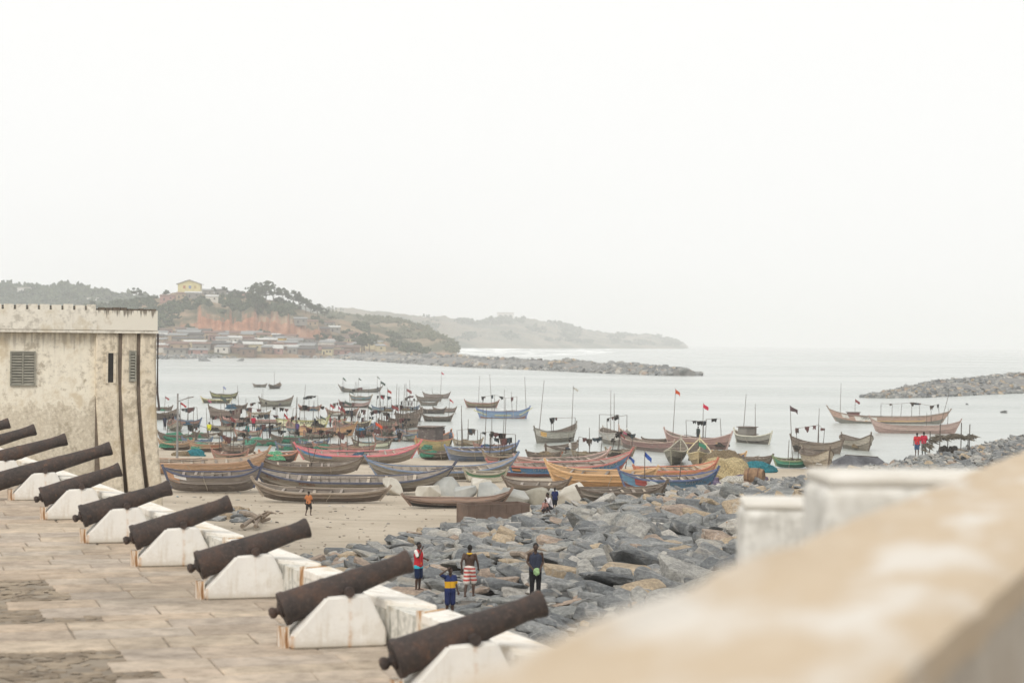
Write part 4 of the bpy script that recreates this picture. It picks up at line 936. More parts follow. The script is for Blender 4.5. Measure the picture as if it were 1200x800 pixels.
def boat(label, x0, x1, yk, th=0, L=None, B=None, H=.9, rb=.8, rs_=.45, hull='8a7a66', strake=None, rail='6a5a4a', thw=5, zone='w', ex=(), group=None, uc=.58, full=3.0, wear=.5, roll=0, inner='75685a'):
    pc = place((x0 + x1) / 2, yk, zone); thr = R(th); cs = abs(math.cos(thr)); sn = abs(math.sin(thr)); D = pc.y
    wpx = (x1 - x0) / F * D
    B = B or 1.45
    if L is None: L = max(3.0, (wpx - B * sn * .5) / max(cs, .3))
    if zone == 'b' and L > 8: H *= .76
    o = empty('fishing_boat', pc, thr); o.rotation_euler = (R(roll), 0, thr)
    o.location.z = pc.z + (-.22 * H if zone == 'w' else -.04)
    h = Hull(L, B, H, rb, rs_, full); strake = strake or hull; B, H, rb, rs_ = h.B, h.H, h.rb, h.rs
    if zone == 'b' and roll == 0 and cs > .5: o.rotation_euler[0] = R(random.uniform(7, 12)) * (1 if math.cos(thr) > 0 else -1); o.location.z += B * .07
    lo = shell(h, [0, .03, .1, .2, .35, .5, uc]); o2 = lo.build('hull', boat_wood(hull, wear), o, True)
    shell(h, [uc, .8, 1.0], .012).build('strake', boat_wood(strake, wear), o, True)
    ins = MB()
    for side in (-1, 1):
        us = [.16, .3, .55, .8, .99]
        vs = []
        for t in TS:
            for u in us:
                q = h.p(t, u, side, -.05)
                if u == .16: q.y = 0
                vs.append(q)
        n = len(us); ins.add(vs, [(i * n + j, i * n + j + 1, (i + 1) * n + j + 1, (i + 1) * n + j) for i in range(NT) for j in range(n - 1)])
    ins.build('inner_planking', boat_wood(inner, wear), o, True)
    rl = MB()
    for side in (-1, 1):
        pts = [h.p(t, 1.0, side, .0) for t in TS]; vs = []
        for q in pts: vs += [q + Vector((0, -side * .06, -.03)), q + Vector((0, side * .05, -.07)), q + Vector((0, side * .05, .04)), q + Vector((0, -side * .06, .04))]
        fs = [(4 * i + k, 4 * i + (k + 1) % 4, 4 * i + 4 + (k + 1) % 4, 4 * i + 4 + k) for i in range(NT) for k in range(4)]
        rl.add(vs, fs)
    rl.build('gunwale', boat_wood(rail, wear * .6), o)
    rb_ = MB()
    for side in (-1, 1):
        vs = []
        for t in TS[1:-1]: q = h.p(t, uc, side, .012); vs += [q + Vector((0, 0, -.035)), q + Vector((0, side * .04, -.035)), q + Vector((0, side * .04, .035)), q + Vector((0, 0, .035))]
        rb_.add(vs, [(4 * i + k, 4 * i + (k + 1) % 4, 4 * i + 4 + (k + 1) % 4, 4 * i + 4 + k) for i in range(NT - 2) for k in range(4)])
    rb_.build('rubbing_strake', boat_wood(strake, .7), o)
    for sgn, rise, nm in ((1, rb, 'bow_post'), (-1, rs_, 'stern_post')):
        q = MB(); x = sgn * L / 2; zt = h.sheer(1 if sgn > 0 else 0); zb = h.keel(1) if sgn > 0 else h.keel(0)
        q.bar((x * .86 , 0, zb), (x * 1.0 + sgn * .16, 0, zt + .12 + rise * .25), .10, .16); q.build(nm, boat_wood(rail, .4), o)
    for k in range(thw):
        t = .16 + .68 * (k + .5 + random.uniform(-.18, .18)) / thw; q = MB(); z = h.sheer(t) - random.uniform(.02, .09);
        if random.random() < .12: continue
        wd = 2 * (h.half(t) * (.92) ** .42) ; q.box((t - .5) * L * .985, 0, z, random.uniform(.12, .2), wd - .06, .05, rz=random.uniform(-.06, .06)); q.build('thwart', boat_wood(random.choice(['9a8b76', '85776a', 'a89880', '776a5c', '8f8478']), .5), o)
    if thw >= 5:
        for k in range(random.randint(1, 3)):
            q = MB(); ln = L * random.uniform(.25, .5); xc = random.uniform(-.2, .2) * L; yy = random.uniform(-.25, .25) * B; a_ = random.uniform(-.08, .08)
            q.tube([(xc - ln / 2, yy - a_ * ln, h.sheer(.5) + .03), (xc, yy, h.sheer(.5) + .05), (xc + ln / 2, yy + a_ * ln, h.sheer(.5) + random.uniform(.05, .3))], .035, 5); q.build('pole', boat_wood(random.choice(['6b5d4e', '8a7a66', '57493d']), .3), o)
        q = MB(); t = random.uniform(.25, .75); sd_ = -1 if math.cos(thr) >= 0 else 1
        q.tube([h.p(t, 1, sd_, .04), h.p(t + .01, .7, sd_, .06), h.p(t + .03, .35, sd_, .08), h.p(t + .035, .12, sd_, .12)], .022, 5); q.build('mooring_rope', boat_wood('b0a48c', .2), o)
    for e in ex:
        kd = e[0]
        if kd == 'mast':
            _, t, hg, fl = e[:4]; lean = e[4] if len(e) > 4 else 0
            x = (t - .5) * L; q = MB(); a = Vector((x, .1, h.keel(t) + .15)); hg = hg * .72 if hg > 1.8 else hg; lean = lean or random.uniform(-.09, .09) * hg; b_ = Vector((x + lean, .1 + random.uniform(-.05, .05) * hg, h.H + hg)); q.tube([a, b_], [.045, .022], 6); ms = q.build('mast', boat_wood('5a4c40', .3), o)
            if fl:
                q = MB(); fh = random.uniform(.3, .5); fl_ = random.uniform(.35, .75); ux, uy = math.cos(thr), -math.sin(thr)
                vs = []
                for i in range(5):
                    s_ = i / 4; vs += [b_ + Vector((ux * fl_ * s_, uy * fl_ * s_ + .12 * math.sin(s_ * 5), -.02 - s_ * .45)), b_ + Vector((ux * fl_ * s_, uy * fl_ * s_ + .12 * math.sin(s_ * 5 + .4), -fh - s_ * random.uniform(.2, .5)))]
                q.add(vs + [v_ + Vector((0, .012, 0)) for v_ in vs], [(2 * i, 2 * i + 2, 2 * i + 3, 2 * i + 1) for i in range(4)] + [(10 + 2 * i, 10 + 2 * i + 1, 10 + 2 * i + 3, 10 + 2 * i + 2) for i in range(4)])
                q.build('flag', simple('flag_' + fl, scl(hexc(fl), .85), hexc(fl), 2, bump=0), ms)
        elif kd == 'posts':
            _, t0, t1, n, hg = e[:5]; hg *= .8; cl = e[5] if len(e) > 5 else '2b2a28'
            tops = []
            for k in range(n):
                t = t0 + (t1 - t0) * k / max(1, n - 1); a = Vector(((t - .5) * L, (.35 if k % 2 else -.35) * B, h.H * .5)); b_ = a + Vector((random.uniform(-.2, .2), random.uniform(-.1, .1), h.H * .5 + hg * random.uniform(.8, 1.15))); tops.append(b_)
                q = MB(); q.tube([a, b_], [.038, .028], 6); q.build('post', boat_wood('4f453b', .3), o)
            q = MB(); q.tube(tops, .022, 5)
            q.build('ridge_pole', boat_wood('6b5d4e', .3), o)
            for k in range(n + 2):
                i = random.random() * (len(tops) - 1.001); a = tops[int(i)].lerp(tops[int(i) + 1], i - int(i)); q = MB(); wd_ = random.uniform(.25, .7); dp_ = random.uniform(.25, .75)
                d_ = (tops[-1] - tops[0]).normalized(); m_ = 6; vs = []
                for j in range(m_):
                    f_ = j / (m_ - 1); sag = dp_ * random.uniform(.45, 1.0); ofs = random.uniform(-.08, .08)
                    vs += [a + d_ * (f_ - .5) * wd_ + Vector((0, 0, .03)), a + d_ * (f_ - .5) * wd_ * .8 + Vector((0, ofs, -sag))]
                q.add(vs + [v_ + Vector((.01, .05, 0)) for v_ in vs], [(2 * j, 2 * j + 2, 2 * j + 3, 2 * j + 1) for j in range(m_ - 1)] + [(12 + 2 * j, 12 + 2 * j + 1, 12 + 2 * j + 3, 12 + 2 * j + 2) for j in range(m_ - 1)])
                cl_ = random.choice([cl, cl, '5a5048', '6a4a48', '3f4a50']); q.build('hanging_cloth', simple('cloth_' + cl_, scl(hexc(cl_), .7), hexc(cl_), 5, bump=.4), o)
        elif kd == 'cabin':
            _, t, ln, hg, c_ = e; x = (t - .5) * L; q = MB(); q.box(x, 0, h.H + hg / 2, ln, B * .8, hg); cb = q.build('shelter', boat_wood(c_, .5), o)
            q = MB(); q.box(x, 0, h.H + hg + .05, ln * 1.2, B * .95, .08); q.build('shelter_roof', boat_wood('6d5c50', .5), cb)
        elif kd == 'motor':
            t = e[1]; x = (t - .5) * L; q = MB(); sd_ = -B * .5 * .8; q.box(x, sd_, h.H + .35, .34, .26, .42); q.box(x, sd_ - .05, h.H - .25, .14, .14, .9); q.box(x, sd_ - .05, h.H - .7, .3, .1, .16)
            q.build('outboard_motor', simple('motor_cowl', (.05, .05, .055, 1), (.12, .12, .12, 1), 3, rough=.4), o)
        elif kd == 'panel':                 # painted panel on the viewer's side
            _, t, wd, uu, hgt_, c_ = e; sd_ = -1 if math.cos(thr) >= 0 else 1; nn = 6; vs = []
            for i in range(nn):
                tt = t - wd / L / 2 + wd / L * i / (nn - 1)
                for u_ in (uu - hgt_ / 2, uu + hgt_ / 2):
                    p_ = h.p(tt, u_, sd_, .03); vs.append(p_ + Vector((0, sd_ * .004, 0)))
            q = MB(); q.add(vs, [(2 * i, 2 * i + 1, 2 * i + 3, 2 * i + 2) for i in range(nn - 1)]); q.build('painted_panel', boat_wood(c_, .2), o)
        elif kd == 'text':
            _, t, s_, size, c_ = e; sd_ = -1 if math.cos(thr) >= 0 else 1; me = text_mesh(s_, size); me.materials.append(simple('letter_' + c_, hexc(c_), scl(hexc(c_), .8), 9, bump=0))
            # bend the letters to the side of the hull
            xc = (t - .5) * L
            for vt in me.vertices:
                lx = vt.co.x * (1 if sd_ < 0 else -1); tt = (xc + lx) / L + .5; u_ = .80 + vt.co.y / (h.sheer(t) - h.keel(t)); p_ = h.p(tt, max(.3, min(.99, u_)), sd_, .03)
                vt.co = p_ + Vector((0, sd_ * (.012 + abs(vt.co.z)), 0))
            inst('lettering', me, o)
        elif kd == 'net':
            _, t, c_, s_ = e; s_ = s_ * (.72 if s_ > 1.1 else .95); heap(o.matrix_basis @ Vector(((t - .5) * L, 0, h.H * .55)), s_, s_ * .55 if B < 1.3 else min(s_ * .8, B * .55), s_ * .55, c_, ('toward the bow of', 'amidships in', 'toward the stern of')[0 if t > .6 else (1 if t > .38 else 2)] + ' the ' + ' '.join(label.split()[:6]))
    tag(o, label, 'boat', group or ('boats afloat in the bay' if zone == 'w' else 'boats drawn up on the beach'))
    BOATS.append((o, h)); return o
HEAPN = {'47866c': 'green', '5f9c84': 'sea green', '6fb58a': 'pale green', '3c5f74': 'blue grey', '4b4640': 'dark', '8a7a60': 'brown', 'cfcbc0': 'white', '7c6f86': 'purple grey', '2f7f8a': 'teal', 'c8b58a': 'straw coloured', 'c23a3a': 'red'}
HC = {}
def heap(p, rx, ry, rz, c_, where):
    q = MB(); sd_ = random.random() * 50; q.ball((0, 0, 0), 1, 1, 1, 18, 10)
    q.v = [tuple(Vector((v_[0] * rx, v_[1] * ry, max(-.25, v_[2]) * rz)) * (1 + .32 * nz(v_[0] * 1.6 + sd_, v_[1] * 1.6, v_[2] * 1.6) + .16 * nz(v_[0] * 5 + sd_, v_[1] * 5, v_[2] * 5))) for v_ in q.v]
    o = q.build('net_heap', simple('netting_' + c_, scl(hexc(c_), .45), hexc(c_), 9, bump=.9, bd=.08, lo=.38, hi=.62, detail=9), None); o.location = p
    tag(o, ('%s net heap %s' % (HEAPN.get(c_, 'mixed'), where)) if not where.startswith('!') else where[1:], 'net'); return o

# --- afloat, far to near
Wd = 'w'; Bd = 'b'
boat('small grey boat anchored near the far beach, bow up', 298, 311, 453.5, 8, B=1.3, H=.8, rb=.9, hull='6f685e', strake='7d7568', thw=3, ex=[('net', .4, '4b4640', .8)])
boat('tiny dark boat seen end on near the far beach', 317, 327, 455, 80, L=8, B=2.0, H=.9, hull='5d5750', ex=[('mast', .5, 5, None), ('net', .4, '4b4640', .9)], thw=3)
boat('yellow-green striped canoe with a pole amidships', 247, 278, 466.5, 180, H=1.15, rb=1.3, rs_=.7, hull='4a4c3a', strake='8c8a4e', rail='5a5330', ex=[('mast', .5, 1.6, '7b84b8')])
boat('dark low canoe with a yellow rim beside the striped one', 236, 271, 472, 180, H=.8, rb=1.0, rs_=.3, hull='4b4438', strake='6a6440', rail='b5a86a')
boat('dark stubby boat under a blue tarpaulin', 266, 289, 479, 0, H=.9, rb=.6, hull='544a42', ex=[('net', .25, '3c5f74', 1.5), ('mast', .6, 4.5, None)])
boat('broad brown plank boat with flags at its bow', 246, 281, 490, 135, L=7.5, B=2.1, H=1.5, rb=1.3, rs_=1.2, hull='6b564b', strake='7d675a', ex=[('mast', .93, 2.4, 'b0637a', .6), ('mast', .5, 1.6, None)])
boat('grey boat half hidden by the castle corner', 180, 200, 481, 0, B=1.7, H=1.2, hull='6d6258', ex=[('net', .5, '47866c', .8)])
boat('small cluttered boat close to the castle corner', 188, 198, 491, 70, L=7, B=1.8, H=1.1, hull='6a5b50', ex=[('mast', .5, 3.5, 'a05a5a'), ('net', .5, '4b4640', .8)])
boat('pale wide boat with a purple bundle amidships', 309, 338, 476, 50, L=7.5, B=1.9, H=1.25, rb=1.2, rs_=1.0, hull='746e60', strake='8f8b76', ex=[('net', .5, '7c6f86', .9), ('mast', .12, 3, None)])
boat('long thin canoe with a pink gunwale', 262, 346, 496, 0, H=.7, rb=.5, rs_=.3, hull='7a675a', strake='a88a7c', rail='b98478', ex=[('posts', .2, .9, 5, 1.9)])
boat('long grey boat with frame poles and hanging floats at both ends', 397, 448, 459.5, 0, H=.9, rb=.9, rs_=1.0, hull='6a665d', strake='7d786c', ex=[('mast', .07, 3.6, '4a6a58'), ('mast', .12, 3.2, '7a7a70'), ('mast', .88, 4, '5a6a58'), ('motor', .1), ('motor', .9), ('mast', .42, 2.2, None)], thw=7)
boat('reddish pale canoe anchored in open water beside the cluster', 398, 433, 477.5, 180, H=1.0, rb=1.2, rs_=.6, hull='4f4a42', strake='ae8d84', rail='8f6f68', ex=[('mast', .5, 5, None)])
boat('yellow lettered canoe with black bundles on board', 324, 385, 501, 0, H=1.35, rb=1.2, rs_=.4, hull='4a463a', strake='d2cc9c', rail='9a9448', uc=.42, ex=[('text', .62, 'NYAME', .62, '3a3a34'), ('panel', .6, 5.5, .40, .1, 'cdbb3c'), ('posts', .3, .95, 6, 2.2), ('net', .3, '4b4640', 1.0), ('net', .75, '4b4640', .9)])
boat('white hulled canoe with a red patch at the bow', 372, 406, 496, 0, H=1.5, rb=1.0, rs_=.3, hull='b9bdb8', strake='c9c9c2', rail='8a8478', ex=[('panel', .86, 1.0, .8, .3, 'd0583a'), ('mast', .4, 3, 'a84a4a'), ('mast', .7, 2.6, 'b0506a')])
boat('bare orange plywood boat in the crowd', 346, 417, 510, 0, H=1.25, rb=.9, rs_=.3, hull='c08a4c', strake='c8935a', rail='a87a48', wear=.15)
boat('dark crowded canoe full of people and gear', 401, 434, 500, 0, H=1.1, rb=.6, hull='40392f', strake='5d5348', rail='b3a77f', ex=[('net', .3, '4b4640', 1.0), ('net', .65, '8a7a60', .9), ('posts', .1, .8, 3, 2.2)])
boat('teal painted boat with red mast flags', 431, 457, 500, 0, B=1.8, H=1.5, rb=.8, hull='3d4a48', strake='3f7f92', rail='59606a', ex=[('mast', .5, 5.2, '993f46'), ('posts', .1, .9, 4, 2.1)])
for i, (xa, xb, yy, c1, c2, lab) in enumerate([(452, 470, 503, '7d6a58', '8f7a64', 'cluttered brown boat seen end on with an orange float'), (464, 484, 501, '74624f', '84705c', 'dull brown cluttered boat end on beside a tall mast'), (470, 488, 494, '6a5a4c', '7c6a58', 'brown boat end on behind the cluttered pair')]):
    boat(lab, xa, xb, yy, 72, L=10, B=1.9, H=1.5, rb=.8, hull=c1, strake=c2, ex=[('net', .25, '8a7a60', 1.0), ('net', .6, ['c23a3a', '4b4640', '8a7a60'][i], .9), ('posts', .1, .9, 4, 2.4, '4a3f36'), ('mast', .6, 6.5, None), ('mast', .3, 5.8, 'a5453f' if i == 0 else None)])
boat('pale canoe with a red pennant farthest out of the central rank', 496, 527, 466.5, 180, H=1.0, rb=1.3, rs_=.7, hull='7d706a', strake='8b7a74', ex=[('mast', .35, 6.2, 'b8364c'), ('mast', .65, 2, None)])
boat('grey canoe tucked against the pennant boat', 488, 518, 470, 180, H=.95, rb=1.0, rs_=.4, hull='72685f', strake='7c7068')
boat('little grey canoe in the middle of the central rank', 494, 511, 475, 180, H=.7, rb=.4, hull='6f6a60')
boat('grey-green canoe with raised stern in the central rank', 508, 534, 483, 0, H=1.3, rb=1.0, rs_=.8, hull='5d5c54', strake='8a766c')
boat('dark low canoe with two humps of cargo in the central rank', 493, 522, 484.5, 180, H=.9, rb=.5, hull='4d4641', ex=[('net', .6, '4b4640', .8)])
boat('dark canoe with red flag, nearest of the central rank', 496, 530, 493.5, 0, H=.85, rb=1.0, rs_=.4, hull='46423a', strake='5d564c', ex=[('mast', .86, 3.6, 'b03a3c'), ('net', .3, '4b4640', .8)])
boat('brown striped canoe behind the blue moored boat', 545, 584, 477.5, 180, H=1.05, rb=1.3, rs_=.6, hull='5f4a40', strake='7f7350', rail='8f5a4a', ex=[('mast', .6, 6.5, None)])
boat('blue and white painted boat with red bottom and four masts', 559, 620, 490, 0, H=1.5, rb=.9, rs_=.5, hull='8f5a4a', strake='6f8fb0', rail='5a6fa0', uc=.35, ex=[('panel', .5, 9, .6, .12, 'b9b77c'), ('mast', .3, 7.5, None, -.5), ('mast', .95, 7, None), ('mast', .52, 4.5, None), ('posts', .12, .75, 4, 2.6), ('mast', .68, 4, None)], thw=6)
boat('pale weathered boat with a leaning mast and cloth-topped pole', 630, 672, 517.5, 58, L=9, B=2.2, H=1.7, rb=1.0, rs_=.7, hull='837d70', strake='b5b0a2', rail='7d776a', ex=[('mast', .1, 8, None, .9), ('mast', .9, 7, 'b9b5ab', .6), ('panel', .1, .8, .75, .3, 'd8a436'), ('net', .7, '4b4640', .9), ('net', .45, '8a7a60', .9), ('posts', .3, .8, 3, 1.8)])
boat('bow-on white boat piled with gear and two thin masts', 707, 733, 520, -78, L=10, B=2.4, H=1.9, rb=.6, rs_=.5, hull='8d867a', strake='c0bab0', rail='a39c90', ex=[('net', .75, '4b4640', 1.1), ('net', .45, '8a7a60', 1.2), ('net', .25, '4b4640', 1.0), ('mast', .3, 6.5, None), ('mast', .45, 6, None), ('posts', .15, .7, 4, 2.3)])
boat('reddish ribbed canoe pointing away to sea', 741, 772, 527, 112, L=13, B=1.7, H=1.3, rb=1.5, rs_=.4, hull='7d6a60', strake='8f6a62', rail='a58a78', ex=[('mast', .9, 1.0, 'b9637a')], thw=8)
boat('little dark skiff off the ribbed canoe', 764, 774, 519, 0, H=.6, rb=.7, rs_=.2, hull='5a4e44')
boat('reddish brown boat flying orange and crimson flags', 790, 845, 525, 140, L=8.5, B=2.1, H=1.6, rb=1.9, rs_=.8, hull='7a5a50', strake='9a7468', rail='b09084', ex=[('mast', .88, 7.2, 'd05a34', -.3), ('mast', .42, 5.2, 'c8304a'), ('posts', .2, .6, 4, 2.3), ('panel', .55, 7, .62, .1, 'b59a4a'), ('net', .15, '4b4640', .9)])
boat('small broad boat with two poles lying apart at anchor', 868, 896, 519, -58, L=6.5, B=2.0, H=1.6, rb=.6, rs_=.9, hull='5b574c', strake='8f8a7c', rail='c2bda6', ex=[('mast', .2, 6.5, None), ('mast', .55, 5, None), ('net', .7, '4b4640', .9), ('cabin', .35, 1.5, .9, '7a746a')])
boat('cluttered boat with cloth bundles aft, off the rocks', 940, 974, 530, -50, L=7, B=2.0, H=1.4, rb=.7, rs_=1.0, hull='6f6152', strake='8a7864', ex=[('posts', .2, .7, 3, 2.2, '7a5a58'), ('net', .25, '4b4640', 1.1), ('mast', .5, 5, None)])
boat('end-on pale plank boat with rope coil on its bow', 993, 1013, 526, -80, L=9, B=2.1, H=1.5, rb=.9, hull='857a68', strake='a89c88', ex=[('net', .7, '8a7a60', 1.0)], thw=4)
boat('long striped boat with white name panel and deck shelter', 970, 1113, 496, 178, B=1.8, H=1.45, rb=1.4, rs_=1.1, hull='7c7a6e', strake='b28d78', rail='8d7a6a', uc=.45, thw=9, ex=[('panel', .70, 3.2, .68, .42, 'd5d0c6'), ('text', .70, 'OBRA', .5, '55504a'), ('panel', .87, 1.0, .75, .3, 'cfcac0'), ('panel', .45, 9, .5, .1, 'c9a84a'), ('cabin', .79, 1.6, .5, '7c4a44'), ('mast', .9, 6.5, None), ('mast', .78, 3.4, '8a4444'), ('posts', .08, .56, 7, 2.4)])
boat('plain pinkish brown canoe, outermost beside the striped boat', 1020, 1125, 507.5, 176, B=1.8, H=1.35, rb=1.3, rs_=.9, hull='a38478', strake='b5978a', rail='a08478', thw=8, wear=.15, ex=[('mast', .25, 6, None, -1.4), ('mast', .15, 3.2, None), ('mast', .38, 2.4, None)])
# --- waterline and beach, right
boat('green hulled canoe with its bow on the rocks', 911, 943, 548, 170, B=1.7, H=1.35, rb=1.0, rs_=.9, hull='2f6b57', strake='3f9a78', rail='7a8a5a', zone=Bd, ex=[('mast', .6, 2.6, None), ('mast', .3, 2.6, None), ('mast', .45, 7, '6a5a5c')])
boat('weathered plank canoe end on next to the green one', 945, 968, 550, -82, L=8, B=2.0, H=1.6, rb=1.0, hull='9a8c74', strake='b3a68e', zone=Bd, thw=5, ex=[('net', .8, 'cfcbc0', .7)])
boat('grey canoe with tall upturned stern at the water edge', 865, 905, 546, 10, B=1.7, H=1.1, rb=1.8, rs_=.6, hull='75695c', strake='8f8272', zone=Bd)
boat('dark canoe with blue painted bow leaning on the net piles', 838, 872, 542, 160, B=1.5, H=1.2, rb=1.4, rs_=.5, hull='4a4440', strake='4a5f8a', rail='c99a5a', zone=Bd)
boat('end-on canoe with white bow knob between the orange boats', 784, 800, 542, 80, L=10, B=1.9, H=1.7, rb=1.2, hull='6a6458', strake='857d6c', rail='9a947c', zone=Bd, ex=[('net', .4, '3c5f74', .8)])
boat('end-on boat with yellowish ribs and a dark hold', 808, 830, 546, 84, L=11, B=2.1, H=1.9, rb=1.3, hull='8a7a58', strake='b09c6a', rail='b8a878', zone=Bd, thw=5, ex=[('net', .45, '4b4640', .9), ('mast', .8, .9, '47866c')])
boat('orange timber canoe with thwarts, inside the blue canoe', 738, 842, 566, 24, B=1.6, H=1.15, rb=2.0, rs_=.3, hull='b98552', strake='cc9058', rail='c06a44', wear=.1, inner='c0a078', zone=Bd, thw=8)
boat('new unpainted golden wood canoe', 640, 770, 573, 168, B=1.6, H=1.25, rb=1.3, rs_=.5, hull='b88848', strake='c99a58', rail='d0a060', wear=.05, inner='b08a58', zone=Bd, thw=6)
boat('blue canoe with red patch, pole and green cloth', 722, 842, 577.5, 14, B=1.7, H=1.05, rb=1.9, rs_=1.2, hull='7a4a42', strake='4f86a8', rail='4f6088', uc=.42, inner='8a7a68', zone=Bd, thw=8, ex=[('panel', .2, 1.0, .72, .4, 'a8403c'), ('panel', .28, .5, .85, .2, 'd5d0c8'), ('text', .74, 'EKUMFI', .38, 'c9cdd0'), ('mast', .27, 2.6, '3f5fa8'), ('mast', .62, 2.2, None)])
boat('grey dugout lying in front of the golden canoe', 676, 780, 589, 8, B=1.3, H=.8, rb=.9, rs_=.2, hull='857868', strake='988b7a', zone=Bd, thw=5)
boat('white and green bowed boat behind the pale boulders', 548, 590, 565, 176, B=1.4, H=1.2, rb=1.0, hull='cbc6b4', strake='4a7a52', rail='9a927a', uc=.68, zone=Bd, thw=4)
boat('grey weathered hull under the blue lettered boat', 590, 668, 575, 172, B=1.3, H=.5, rb=.6, hull='7d6f60', strake='8f8070', zone=Bd, thw=3)
boat('long blue lettered canoe with red gunwale and striped flag panels', 568, 742, 559, 20, B=1.8, H=1.35, rb=1.35, rs_=.45, hull='8f5048', strake='3f82b5', rail='b5645a', uc=.45, inner='a58f80', zone=Bd, thw=10, wear=.25, ex=[('text', .36, 'IS POWER', .42, 'c4cdd2'), ('text', .80, 'NTIKA OBUO', .46, 'd0ccc0'), ('panel', .085, .95, .9, .12, 'a83a44'), ('panel', .085, .95, .78, .12, 'e2ddd2'), ('panel', .085, .95, .66, .12, 'a83a44'), ('panel', .085, .95, .54, .12, 'e2ddd2'), ('panel', .17, .7, .86, .16, '4a3a3a'), ('panel', .17, .7, .7, .16, 'd0883a'), ('panel', .17, .7, .56, .12, '39443e'),
     ('panel', .56, 3.4, .86, .14, 'dedbd0'), ('panel', .56, 3.4, .72, .1, '3f5a4a'), ('panel', .56, 3.4, .58, .12, 'c8963f'), ('panel', .55, .6, .75, .42, 'd08a5a'), ('mast', .97, .8, '3f5fa8')])
boat('pinkish long canoe with blue stern piece behind the lettered boat', 600, 716, 549, 24, B=1.6, H=1.1, rb=1.3, hull='8f7468', strake='a88a7c', rail='b8968a', zone=Bd, thw=8, ex=[('net', .3, 'cfcbc0', .8), ('net', .2, '4b4640', .8)])
boat('small white boat with an orange stripe behind the pink canoe', 643, 668, 539, 60, L=6, B=1.8, H=1.5, rb=.5, hull='c9bfae', strake='d2cabc', zone=Bd, thw=2, ex=[('panel', .3, .6, .6, .5, 'd0682f')])
boat('dark small boat with brown cargo at the water edge', 624, 650, 541, 0, B=1.5, H=1.1, rb=.3, rs_=1.0, hull='4d4338', strake='6a5c4c', zone=Bd, ex=[('net', .6, '8a7a60', 1.0)])
boat('blue tipped canoe with black round floats on deck', 520, 607, 541, 22, B=1.7, H=1.2, rb=1.6, rs_=.4, hull='5f6f88', strake='8a8478', rail='6f82a8', zone=Bd, thw=8, ex=[('net', .75, '8a7a60', 1.0), ('net', .9, '4b4640', .8), ('mast', .55, 5.5, None), ('mast', .8, 4.5, None), ('posts', .6, .95, 3, 1.8)])
boat('grey ribbed canoe with pale blue gunwale and dark bow post', 428, 606, 563, 14, B=1.8, H=1.15, rb=1.7, rs_=1.0, hull='7c7468', strake='8c8578', rail='6a7f9c', inner='9a8d7c', zone=Bd, thw=12)
boat('long weathered canoe with navy gunwale and faded red letters', 294, 533, 577.5, 3, B=1.9, H=1.2, rb=1.25, rs_=1.15, hull='70655a', strake='8c8272', rail='4a5064', uc=.5, inner='8f8375', zone=Bd, thw=14, ex=[('text', .10, 'KOFI', .4, 'a5705f'), ('text', .27, 'AMEN', .4, 'a5705f')])
boat('low brown dugout on the sand before the navy canoe', 297, 456, 588.5, 178, B=1.4, H=.95, rb=.75, rs_=.3, hull='64564a', strake='857462', rail='93826e', zone=Bd, thw=6)
boat('black hulled dugout with brown inside and raised tip', 473, 598, 595, 4, B=1.2, H=.5, rb=1.05, rs_=.25, hull='2e2a28', strake='6a5345', rail='7c6250', inner='8a6c56', zone=Bd, thw=0, wear=.1)
boat('big grey blue-railed canoe at the foot of the castle', 193, 305, 577, 6, B=1.8, H=1.4, rb=1.0, rs_=.5, hull='6a5f57', strake='857b72', rail='4a5068', zone=Bd, thw=7, ex=[('panel', .16, .8, .85, .2, 'd6d8de'), ('panel', .08, .8, .7, .4, 'b5845c')])
boat('peach plywood canoe beside the castle corner', 150, 314, 556, 10, B=1.8, H=1.35, rb=1.5, rs_=.5, hull='b98f66', strake='c49c74', rail='a88262', wear=.12, inner='a8937a', zone=Bd, thw=8)
boat('grey canoe with crossed posts between the peach and pink boats', 300, 426, 557, 6, B=1.6, H=1.1, rb=.9, rs_=.9, hull='81766a', strake='938777', zone=Bd, thw=7, ex=[('mast', .5, 2.6, None, .6), ('mast', .53, 2.4, None, -.5)])
boat('pink railed long canoe with blue strake and weathered bow', 346, 492, 544, 10, B=1.8, H=1.3, rb=1.4, rs_=.9, hull='857a6a', strake='958a7a', rail='d0606a', inner='b57a72', zone=Bd, thw=9, ex=[('panel', .14, 3.0, .82, .3, '3f86c0'), ('panel', .84, 1.6, .93, .1, '4a68a8'), ('net', .52, '3c5f74', .9)])
boat('dark boat with orange rim under a light green net', 303, 349, 542, 24, B=1.6, H=1.2, rb=1.9, rs_=.3, hull='4a423a', strake='6a5a4c', rail='c07a58', zone=Bd, thw=4, ex=[('net', .35, '6fb58a', 1.5)])
boat('dark green low boat beside the pink bow', 344, 378, 530, 0, B=1.6, H=1.2, rb=.7, hull='39423a', strake='46524a', zone=Bd, ex=[('net', .6, '4b4640', .9)])
boat('brown beached canoe with an orange end', 187, 226, 527.5, 0, B=1.5, H=1.0, rb=.6, hull='4f4238', strake='8f7a62', rail='a5845f', zone=Bd, ex=[('net', .3, '47866c', 1.3)])
boat('tan beached canoe with rust-red middle', 222, 266, 529.5, 0, B=1.5, H=1.1, rb=.7, hull='5a463a', strake='b08a64', rail='9a7656', zone=Bd, ex=[('net', .3, '5f9c84', 1.2), ('panel', .75, 1.2, .75, .4, 'a0603f')])
boat('small brown canoe propped on the sand by the teal cloth', 263, 296, 532, 8, B=1.4, H=1.0, rb=.8, hull='6f5c4c', strake='857060', zone=Bd)
